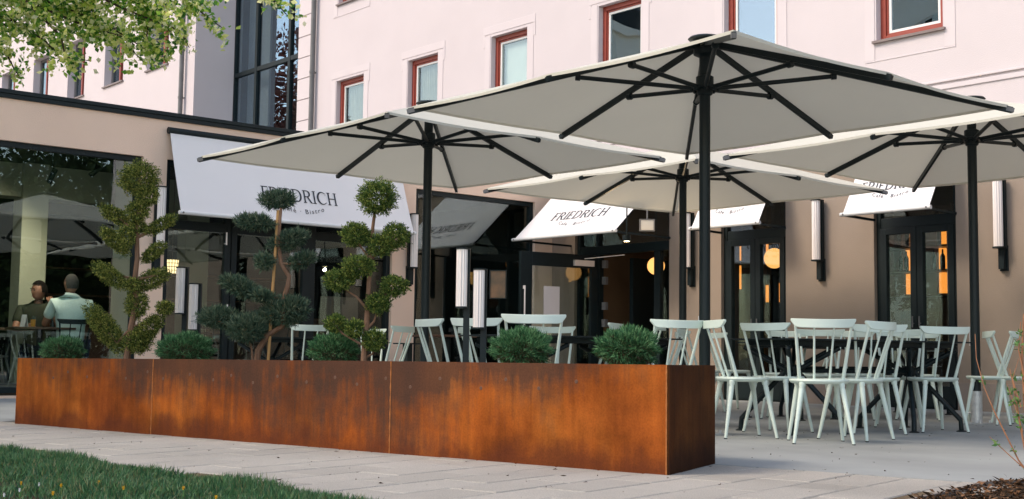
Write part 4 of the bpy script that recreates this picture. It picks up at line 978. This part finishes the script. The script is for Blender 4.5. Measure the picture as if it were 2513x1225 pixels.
ball_shrub(152,856,48,30,(-10.368,3.975),.003591,'smallest ball shrub, leftmost in the planter, before the seated man',1)
ball_shrub(452,855,65,37,(-8.808,4.303),.003170,'ball shrub between the tallest topiary and the juniper',2)
ball_shrub(818,858,60,38,(-7.257,4.628),.0027836,'ball shrub directly left of the pompon topiary trunk',3)
ball_shrub(1278,855,71,46,(-5.705,4.954),.0024436,'ball shrub just right of the twin bollard lamp, below the highest chair',4)
ball_shrub(1540,855,73,47,(-4.969,5.108),.0023048,'rightmost ball shrub near the planter corner',5)

# ------------------------------------------------------------------ people and indoor tables behind the left window
def skinned(name,joints,edges,radii,m,parent,root=0,sub=2):
    me=D.meshes.new(name); me.from_pydata(joints,edges,[]); o=D.objects.new(name,me); COL.objects.link(o); me.materials.append(m)
    sk_=o.modifiers.new('skin','SKIN'); sk_.use_smooth_shade=True
    for v,r in zip(me.skin_vertices[0].data,radii): v.radius=(r,r) if not hasattr(r,'__len__') else r
    me.skin_vertices[0].data[root].use_root=True
    s=o.modifiers.new('sub','SUBSURF'); s.levels=sub; s.render_levels=sub
    bpy.context.view_layer.update(); ev=o.evaluated_get(bpy.context.evaluated_depsgraph_get()); nm=D.meshes.new_from_object(ev)
    o.modifiers.clear(); o.data=nm; 
    if not nm.materials: nm.materials.append(m)
    nm.polygons.foreach_set('use_smooth',[True]*len(nm.polygons)); o.parent=parent; return o
def hand(J,E,Rr,wi,wrist,dirv,side,curl,nrm):
    "five finger chains grown from the wrist joint"
    palm=len(J); J.append(tuple(wrist+dirv*.055)); E.append((wi,palm)); Rr.append((.034,.017))
    for k,l in enumerate((.07,.08,.075,.06)):
        s=side*(.030-.020*k); b0=wrist+dirv*.09+s; i0=len(J)
        J.append(tuple(b0)); J.append(tuple(b0+dirv*l*.5*math.cos(curl)+nrm*l*.5*math.sin(curl))); J.append(tuple(b0+dirv*l*.75*math.cos(curl)+nrm*l*math.sin(curl)))
        E+= [(palm,i0),(i0,i0+1),(i0+1,i0+2)]; Rr+=[(.010,.010),(.009,.009),(.007,.007)]
    i0=len(J); b0=wrist+dirv*.03+side*.04; J.append(tuple(b0)); J.append(tuple(b0+dirv*.035+side*.02+nrm*.02)); E+=[(palm,i0),(i0,i0+1)]; Rr+=[(.012,.012),(.009,.009)]
def person(label,loc,az,scale,shirt,hair,pose):
    t=thing('person',label,'person',(loc[0],loc[1],loc[2]),rad(az)-PI/2); t.scale=(scale,)*3
    # local +y faces forward, sitting on a 0.45 m seat
    V=Vector
    lean=pose['lean']; ch=V((0,lean*.3,1.02)); nk=V((0,lean*.45,1.14)); 
    J=[(0,0,.50),(0,lean*.12,.68),(0,lean*.25,.88),tuple(ch),tuple(nk),(0,lean*.5+.0,1.20)]
    E=[(0,1),(1,2),(2,3),(3,4),(4,5)]; Rr=[(.14,.11),(.12,.09),(.12,.085),(.075,.06),(.055,.055),(.055,.055)]
    for s in (-1,1):
        i=len(J); J+= [(s*.09,.03,.49),(s*.13,.43,.50),(s*.13,.42,.10),(s*.14,.54,.05)]; E+=[(0,i),(i,i+1),(i+1,i+2),(i+2,i+3)]; Rr+=[(.085,.085),(.062,.062),(.042,.042),(.036,.03)]
        sh=V((s*.20,lean*.3,1.05)); el,wr,hd=[V(q) for q in pose['arms'][0 if s<0 else 1]]
        i=len(J); J+=[tuple(sh),tuple(el),tuple(wr)]; E+=[(3,i),(i,i+1),(i+1,i+2)]; Rr+=[(.050,.050),(.045,.045),(.028,.026)]
        dv=(hd-wr).normalized(); sd_=dv.cross(V((0,1,.2))).normalized(); hand(J,E,Rr,i+2,wr,dv,sd_*(1 if s<0 else -1),.5,dv.cross(sd_).normalized())
    body=skinned('body',J,E,Rr,SKIN,t)
    # head : one shaped mesh with face
    hc=V((0,lean*.5+.02,1.285)); yaw=pose['yaw']; Rz=Matrix.Rotation(yaw,3,'Z')@Matrix.Rotation(pose.get('tilt',0),3,'X')
    m=MB(); N,M_=28,20; vs=[]; fs=[]
    for j in range(M_+1):
        ph=PI*j/M_; zz_=-math.cos(ph); r=math.sin(ph)
        for k in range(N):
            a=2*PI*k/N; x=r*math.cos(a)*.078; y=r*math.sin(a)*.098; z=zz_*.122
            fr_=math.sin(a)
            if zz_<0: x*=1-.22*abs(zz_); y*=1-.10*abs(zz_)
            if fr_>.6 and abs(zz_+.05)<.35: y+= .020*max(0,1-abs(math.cos(a))/.22)*max(0,1-abs(zz_+.12)/.24)   # nose
            if fr_>.7 and abs(zz_+.62)<.12: y+=.006                                          # chin/lips
            if fr_>.6 and .05<zz_<.22 and .18<abs(math.cos(a))<.55: y-=.007                   # eye sockets
            if abs(fr_)<.16 and -.25<zz_<.18: x*=1.14                                         # ears
            vs.append(tuple(hc+Rz@V((x,y,z))))
    for j in range(M_):
        for k in range(N): fs.append((j*N+k,j*N+(k+1)%N,(j+1)*N+(k+1)%N,(j+1)*N+k))
    m.add(vs,fs); m.build('head',SKIN,t,smooth=True)
    m=MB()
    for s in (-1,1): m.ball(tuple(hc+Rz@V((s*.031,.083,.014))),.0105,10,6,(1.2,.6,.7))
    m.bar(hc+Rz@V((-.045,.092,.034)),hc+Rz@V((-.015,.096,.036)),.008,.006); m.bar(hc+Rz@V((.015,.096,.036)),hc+Rz@V((.045,.092,.034)),.008,.006); m.build('eyes_and_brows',HAIRD,t)
    m=MB(); m.bar(hc+Rz@V((-.022,.088,-.062)),hc+Rz@V((.022,.088,-.062)),.008,.007); m.build('mouth',mat('lips',(.28,.09,.07),.5),t)
    # hair shell
    m=MB(); vs=[];fs=[]
    for j in range(M_+1):
        ph=PI*j/M_; zz_=-math.cos(ph); r=math.sin(ph)
        for k in range(N):
            a=2*PI*k/N; g_=pose['hair']; vs.append(tuple(hc+Rz@V((r*math.cos(a)*(.078+g_),r*math.sin(a)*(.098+g_)-.004,zz_*(.122+g_)+.003))))
    for j in range(M_):
        for k in range(N):
            a=2*PI*(k+.5)/N; zc_=-math.cos(PI*(j+.5)/M_); lim=.58 if math.sin(a)>.25 else (-.15 if math.sin(a)>-.3 else -.50)
            if zc_>lim: fs.append((j*N+k,j*N+(k+1)%N,(j+1)*N+(k+1)%N,(j+1)*N+k))
    m.add(vs,fs); m.build('hair',hair,t,smooth=True)
    # shirt and trousers follow the body
    J=[(0,.0,.47),(0,lean*.12,.68),(0,lean*.25,.88),(0,lean*.3,1.03),(0,lean*.38,1.11),(0,lean*.44,1.185)]; E=[(0,1),(1,2),(2,3),(3,4),(4,5)]; Rr=[(.18,.15),(.175,.14),(.195,.145),(.185,.135),(.125,.105),(.072,.072)]
    for s in (-1,1):
        el=V(pose['arms'][0 if s<0 else 1][0]); sh=V((s*.20,lean*.3,1.05)); i=len(J); J+=[tuple(sh),tuple(sh.lerp(el,.75))]; E+=[(3,i),(i,i+1)]; Rr+=[(.082,.08),(.072,.07)]
    skinned('t_shirt',J,E,Rr,shirt,t)
    J=[(0,0,.50)];E=[];Rr=[(.17,.14)]
    for s in (-1,1):
        i=len(J); J+= [(s*.09,.03,.49),(s*.13,.43,.50),(s*.13,.42,.13)]; E+=[(0,i),(i,i+1),(i+1,i+2)]; Rr+=[(.10,.10),(.078,.078),(.058,.058)]
    skinned('trousers',J,E,Rr,JEANS,t); return t
pw=G(172,17.35); pdk=G(90,18.15)
azw=math.degrees(math.atan2(pdk[1]-pw[1],pdk[0]-pw[0]))
person('man with short grey hair in a pale T-shirt sitting with his back to the window',(pw[0],pw[1],.05),172,1.08,SHIRTW,HAIRG,
  dict(lean=.12,yaw=rad(18),tilt=0,hair=.004,arms=[((-.27,.16,.80),(-.20,.40,.80),(-.16,.52,.82)),((.28,.14,.80),(.20,.38,.80),(.15,.5,.82))]))
person('dark haired man in an olive T-shirt, hand at his ear, at the window table',(pdk[0],pdk[1],.0),-22,1.06,SHIRTD,HAIRD,
  dict(lean=.22,yaw=rad(-52),tilt=-.05,hair=.014,arms=[((-.27,.30,.82),(-.15,.30,1.10),(-.12,.24,1.26)),((.26,.25,.80),(.12,.46,.80),(.05,.54,.82))]))
bc=chair(BLACK,'black spindle chair under the man in the pale T-shirt','black spindle chairs inside the cafe')
bc.location=(pw[0],pw[1],.10); bc.rotation_euler=(0,0,rad(172)-PI/2); bc.scale=(1.0,1.0,1.0)
b2=copy_tree(bc,(pdk[0],pdk[1],.11),rad(-22)-PI/2,'black spindle chair under the man in the olive T-shirt')
def pub_table(c,label,w=.75):
    t=thing('cafe_table',label,'table',(c[0],c[1],.10),rad(80),'dark tables inside the cafe'); m=MB(); m.box(-w/2,w/2,-w/2,w/2,.74,.77); m.build('table_top',WOODD,t,bevel=.004); m=MB(); m.tube([(0,0,.02),(0,0,.74)],.035,12); m.build('pedestal',BLACK,t); m=MB(); m.box(-.22,.22,-.22,.22,0,.02); m.build('foot_plate',BLACK,t); return t
tc_=G(96,17.5); pub_table(tc_,'dark table between the two men, set with glasses')
gl=MB(); gl.lathe([(.028,0),(.030,.01),(.036,.13)],16); 
for k,(dx,dy,beer,l_) in enumerate(((.02,-.10,1,'amber filled glass nearest the dark haired man'),(-.12,.1,0,'empty clear tumbler at the left of the window table'),(.10,.12,0,'empty clear tumbler at the right of the window table'))):
    t=thing('drinking_glass',l_,'glass',(tc_[0]+dx,tc_[1]+dy,.87),0,'glasses on the window table'); g2=MB(); g2.lathe([(.03,0),(.032,.01),(.038,.14)],16); g2.build('tumbler',CLEAR,t,smooth=True)
    if beer: g3=MB(); g3.lathe([(.027,.008),(.033,.10)],14); g3.build('drink',BEER,t,smooth=True)
t=thing('napkin_holder','white folded menu card standing on the window table','menu',(tc_[0]-.02,tc_[1]-.2,.87),.3); m=MB(); m.quad((-.05,-.03,0),(.05,-.03,0),(.05,0,.16),(-.05,0,.16)).quad((-.05,.03,0),(.05,.03,0),(.05,0,.16),(-.05,0,.16)); m.build('card',PORC,t)
for (px,d,l_) in ((560,19.5,'dark table deep inside the folding door bay'),(1100,18.6,'dark table behind the corner window'),(20,18.8,'dark table at the left picture edge inside')): pub_table(G(px,d),l_,.8)
for (px,d,az,l_) in ((520,19.2,140,'black spindle chair inside left of the folding door table'),(700,19.4,200,'black spindle chair inside behind the bamboo stake'),(1150,18.4,60,'black spindle chair behind the corner window')):
    x,y=G(px,d); copy_tree(bc,(x,y,.10),rad(az)-PI/2,l_)

# ------------------------------------------------------------------ mulch bed and twiggy shrub, lower right
be=[(-2.93,4.5),(-3.04,5.05),(-3.19,5.72),(-3.09,6.1),(-3.05,6.6),(-2.85,8),(-1,8),(-1,4.5)]
m=MB(); m.poly([(x+.03,y) for x,y in be],-.058,.0); structure(m.build('planting_bed',EARTH))
ed=thing('bed_edging','grey edging board round the bark mulch bed in the lower right corner','edging',(-3.1,5.5,0)); m=MB()
for a,b in zip(be[:-3],be[1:-2]): m.bar((a[0]+.012,a[1],-.01),(b[0]+.012,b[1],-.01),.02,.06)
m.build('board',mat('edging_board',(.18,.15,.13),.8,(.25,.21,.18),20),ed,True)
rr=np.random.default_rng(21); n=6500; x=rr.uniform(-3.15,-1.9,n); y=rr.uniform(4.6,7.2,n)
xe=np.interp(y,[4.5,5.05,5.72,6.1,6.6,8],[-2.93,-3.04,-3.19,-3.09,-3.05,-2.85]); k=x>xe+.035; x=x[k];y=y[k];n=len(x)
an=rr.uniform(0,2*PI,n); d=np.stack([np.cos(an),np.sin(an),rr.uniform(-.2,.6,n)],1); d/=np.linalg.norm(d,axis=1)[:,None]
v,f=blades(np.stack([x,y,rr.uniform(.0,.035,n)],1),d,rr.uniform(.015,.055,n),rr.uniform(.006,.016,n),.1,rr); npmesh('bark_mulch',v,f,MULCH,kind='stuff')
sh=thing('twiggy_shrub','bare reddish shrub with a few fresh leaf tufts at the right edge','shrub',(-2.62,5.75,0))
tw=[([(2560,1210),(2500,1130),(2440,1010),(2415,950),(2396,880),(2393,820)],.004),([(2560,1190),(2480,1120),(2428,1072)],.0035),([(2530,1180),(2505,1050),(2490,960),(2478,905)],.005),([(2535,1150),(2515,1000),(2508,880),(2512,770)],.007),([(2540,1150),(2522,960),(2500,860),(2505,790)],.005),([(2510,1060),(2492,1000),(2470,940)],.003),([(2550,1100),(2530,900),(2525,760)],.006),([(2506,1000),(2485,930),(2500,880)],.003)]
tips=[]
for pts_,r in tw:
    q_=[P(a,b,6.15+.05*i) for i,(a,b) in enumerate(pts_)]; m=MB(); m.tube([tuple(x) for x in q_],[r*(1-.6*i/(len(q_)-1)) for i in range(len(q_))],6); m.build('stem',TWIG,sh,True,smooth=True)
    tips+=[q_[i].lerp(q_[i+1],s) for i in range(len(q_)-1) for s in (.2,.6)]
rr=np.random.default_rng(8); B_=[];D_=[]
for tp in tips:
    if rr.uniform()<.6:
        for k in range(7): B_.append(np.array(tp)+rr.normal(size=3)*.006); dd=rr.normal(size=3)+np.array([0,0,.5]); D_.append(dd/np.linalg.norm(dd))
v,f=blades(np.array(B_),np.array(D_),rr.uniform(.015,.035,len(B_)),rr.uniform(.008,.014,len(B_)),.1,rr); npmesh('leaf_tufts',v,f,SPRIG,sh,True,kind='stuff')

# ------------------------------------------------------------------ overhanging tree at upper left
ot=thing('overhanging_tree','leafy branches with yellow green leaves, backlight painted into their colour, hanging in at the upper left','tree',(-10.4,2.0,0))
rr=np.random.default_rng(31); LB=[];LD=[];LS=[]
m=MB(); m.tube([(-10.4,2.0,-.05),(-10.3,2.05,1.6),(-10.35,2.3,3.2),(-10.2,2.6,4.4)],[.17,.14,.12,.08],12); m.build('trunk',BARKD,ot,True,smooth=True)
main=[ # polylines in view with depth
 [(-180,-60,10.2),(0,-20,10),(140,10,9.8),(260,60,9.6),(340,110,9.5),(400,150,9.4)],
 [(-180,-120,10),(100,-60,9.6),(260,-30,9.4),(380,30,9.3),(450,90,9.2),(465,118,9.2)],
 [(100,-140,9.3),(300,-70,9.1),(430,-20,9.0),(500,35,8.9),(550,72,8.9)],
 [(-160,0,10.4),(-40,40,10.3),(60,80,10.2),(150,130,10.1),(120,150,10.1)],
 [(-160,40,10.5),(-50,70,10.4),(10,120,10.4),(35,170,10.3),(48,188,10.3)],
 [(0,-60,9.7),(90,30,9.6),(150,90,9.6),(160,140,9.5),(225,150,9.5)],
 [(120,-40,9.9),(200,20,9.8),(290,70,9.8),(330,130,9.7),(350,150,9.7)],
 [(560,-140,8.8),(610,-60,8.8),(650,-20,8.7),(680,10,8.7),(705,38,8.7)],
 [(-100,-100,10.3),(20,-40,10.2),(60,20,10.1),(90,70,10.1),(110,60,10)],
 [(200,-100,9.5),(330,-40,9.4),(370,20,9.3),(360,90,9.3),(395,140,9.3)],
 [(-60,-20,9.9),(80,10,9.7),(200,60,9.6),(300,90,9.5),(330,110,9.5)],
 [(60,-90,9.5),(200,-30,9.4),(300,20,9.3),(400,60,9.2),(420,80,9.2)],
 [(-40,20,10.1),(30,50,10),(110,100,10),(130,120,10)],
 [(300,-120,9.0),(420,-60,8.9),(480,-20,8.9),(440,50,8.9)],
 [(-80,-80,9.9),(40,-50,9.8),(180,-20,9.7),(230,30,9.6),(250,90,9.6)],
]
def leaf_cloud(p,rad_,n_):
    for _ in range(n_):
        o_=rr.normal(size=3)*rad_; LB.append(np.array(p)+o_); dd=rr.normal(size=3)*.7+np.array([0,0,-.15]); LD.append(dd/np.linalg.norm(dd)); LS.append(rr.uniform(.028,.058))
for li,ln in enumerate(main):
    q_=[P(*p) for p in ln]; m=MB(); r0=.014; m.tube([tuple(x) for x in q_],[r0*(1-.8*i/(len(q_)-1)) for i in range(len(q_))],6); m.build('branch',BARKD,ot,True,smooth=True)
    for i in range(len(q_)-1):
        seg=(q_[i+1]-q_[i]).length; nn=int(seg/.035)
        for k in range(nn):
            p=q_[i].lerp(q_[i+1],k/nn)
            vis=ln[i][0]+(ln[i+1][0]-ln[i][0])*k/nn; fr_=i/(len(q_)-1)
            leaf_cloud(p,.034+.05*(1-fr_),8)
            if rr.uniform()<.75:   # side twig
                tip=p+Vector((rr.normal()*.10,rr.normal()*.10,rr.normal()*.09-.03)); m.tube([tuple(p),tuple(tip)],[.003,.0015],4) if False else None
                for s in np.linspace(.2,1,6): leaf_cloud(p.lerp(tip,s),.018,4)
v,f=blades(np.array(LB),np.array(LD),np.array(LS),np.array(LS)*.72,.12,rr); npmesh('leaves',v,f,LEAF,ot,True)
# crown outside the picture, above and to the left
n=16000; dd=sphere_dirs(n,rr); c=np.array([-11.3,1.2,5.0]); b=c+dd*np.array([2.4,2.2,1.7])*(rr.uniform(0,1,n)**.4)[:,None]
b=b[(b[:,2]>3.4)]; n=len(b); d2=sphere_dirs(n,rr); v,f=blades(b,d2,rr.uniform(.05,.09,n),rr.uniform(.03,.05,n),.1,rr); npmesh('crown',v,f,LEAF,ot,True)

# ------------------------------------------------------------------ surroundings seen in the reflections
def big_tree(x,y,h,r,mt,label,name,seed,grp=None,ls=.26,n=20000):
    t=thing(name,label,'tree',(x,y,0),0,grp); rr=np.random.default_rng(seed)
    m=MB(); m.tube([(0,0,-.05),(.1,.1,h*.3),(0,.2,h*.75)],[.28,.2,.07],10); m.build('trunk',BARKD,t,smooth=True)
    cs=rr.normal(size=(26,3))*np.array([r*.45,r*.45,h*.22])+np.array([0,0,h*.48]); k=rr.integers(0,26,n)
    b=cs[k]+sphere_dirs(n,rr)*(r*.36)*rr.uniform(.6,1,n)[:,None]; b=b[b[:,2]>h*.02]; n=len(b)
    v,f=blades(b,sphere_dirs(n,rr),rr.uniform(.6,1.3,n)*ls,rr.uniform(.5,.9,n)*ls,.15,rr); npmesh('crown',v,f,mt,t)
G2='trees across the street, seen mirrored in the windows'
for i,(x,y,h,r) in enumerate([(9,11,7,4.2),(12,17,7.5,4.5),(14,24,8,5),(8,21,6.2,3.6),(19,15,8,5),(13,32,8,5),(2,28,6.5,4.5),(17,21,8,5)]):
    big_tree(x,y,h,r,TREEG,'dark broadleaf tree mirrored in the wing windows','broadleaf_tree',40+i,G2)
big_tree(-59,-5.5,17.5,6,TREER,'copper leaved tree mirrored in the stair glazing','copper_beech',60,None,.28,22000)
big_tree(-49,-6,10,4.5,TREEG,'green tree under the copper one, mirrored in the stair glazing','broadleaf_tree',61,None,.28,12000)
big_tree(-19,-4,6.5,2.6,TREEG,'low leafy tree mirrored in the doors','broadleaf_tree',62,None,.25,2500)
ob=thing('opposite_house','cream town house across the square, mirrored in the doors and upper windows','building',(-24,-22,0))
tO=lambda u,d,z:(u,-22-d,z)
hs=[(x,x+1.1,z,z+1.8) for x in np.arange(-34,-4,2.9) for z in (1.0,4.4,7.8,11.0,14.2)]
wall_mesh(-36,-3,0,17.8,hs,.2,tO).build('wall',FARW,ob,True)
m=MB(); m.box(-46,-3,-34,-22.3,-.02,10.2); 
m=MB(); m.add([(-36.5,-21.6,17.8),(-2.5,-21.6,17.8),(-2.5,-27,20),(-36.5,-27,20),(-36.5,-34.5,17.8),(-2.5,-34.5,17.8)],[(0,1,2,3),(3,2,5,4),(0,3,4),(1,5,2),(0,4,5,1)]); m.build('roof',ROOFT,ob,True)
m=MB(); m.quad((-36,-22.2,0),(-3,-22.2,0),(-3,-22.2,17.8),(-36,-22.2,17.8)); m.build('room_wall',ROOMD,ob,True)
m=MB(); m.quad((-3,-34,0),(-3,-22,0),(-3,-22,17.8),(-3,-34,17.8)); m.quad((-36,-34,0),(-36,-22,0),(-36,-22,17.8),(-36,-34,17.8)); m.build('side_wall',FARW,ob,True)
tw_=thing('church_tower','pale church tower with a dark onion roof, mirrored in an upper window','tower',(-51.2,-23,0))
m=MB(); m.box(-1.5,1.5,-1.5,1.5,0,19).box(-1.75,1.75,-1.75,1.75,19,19.4).box(-1.7,1.7,-1.7,1.7,16.6,16.9); m.build('shaft',FARW,tw_)
m=MB(); m.lathe([(1.6,19.4),(1.9,20.2),(1.5,21.2),(.6,22),(.7,22.5),(.1,25)],12); m.build('onion_roof',mat('slate',(.03,.035,.04),.6),tw_,smooth=True)
for k_ in (-1,1):
    m=MB(); m.box(k_*.6-.25,k_*.6+.25,1.49,1.53,17.1,18.6); m.build('belfry_opening',ROOMD,tw_)
for a,b,c,d_ in hs:
    m=frame_mb(tO,a+.01,b-.01,c,d_,.07,.08,.15); obox(m,tO,(a+b)/2-.03,(a+b)/2+.03,.08,.15,c+.07,d_-.07); wo_=m.build('window',WHITEP,ob,True)
    m=MB(); obox(m,tO,a-.55,a-.03,-.05,-.01,c,d_); obox(m,tO,b+.03,b+.55,-.05,-.01,c,d_); m.build('shutter',mat('shutter_paint',(.55,.6,.55),.7),wo_,True)

# ------------------------------------------------------------------ render
S.render.engine='CYCLES'
S.cycles.use_denoising=True; S.cycles.max_bounces=8; S.cycles.transparent_max_bounces=16
S.render.resolution_x=1024; S.render.resolution_y=499
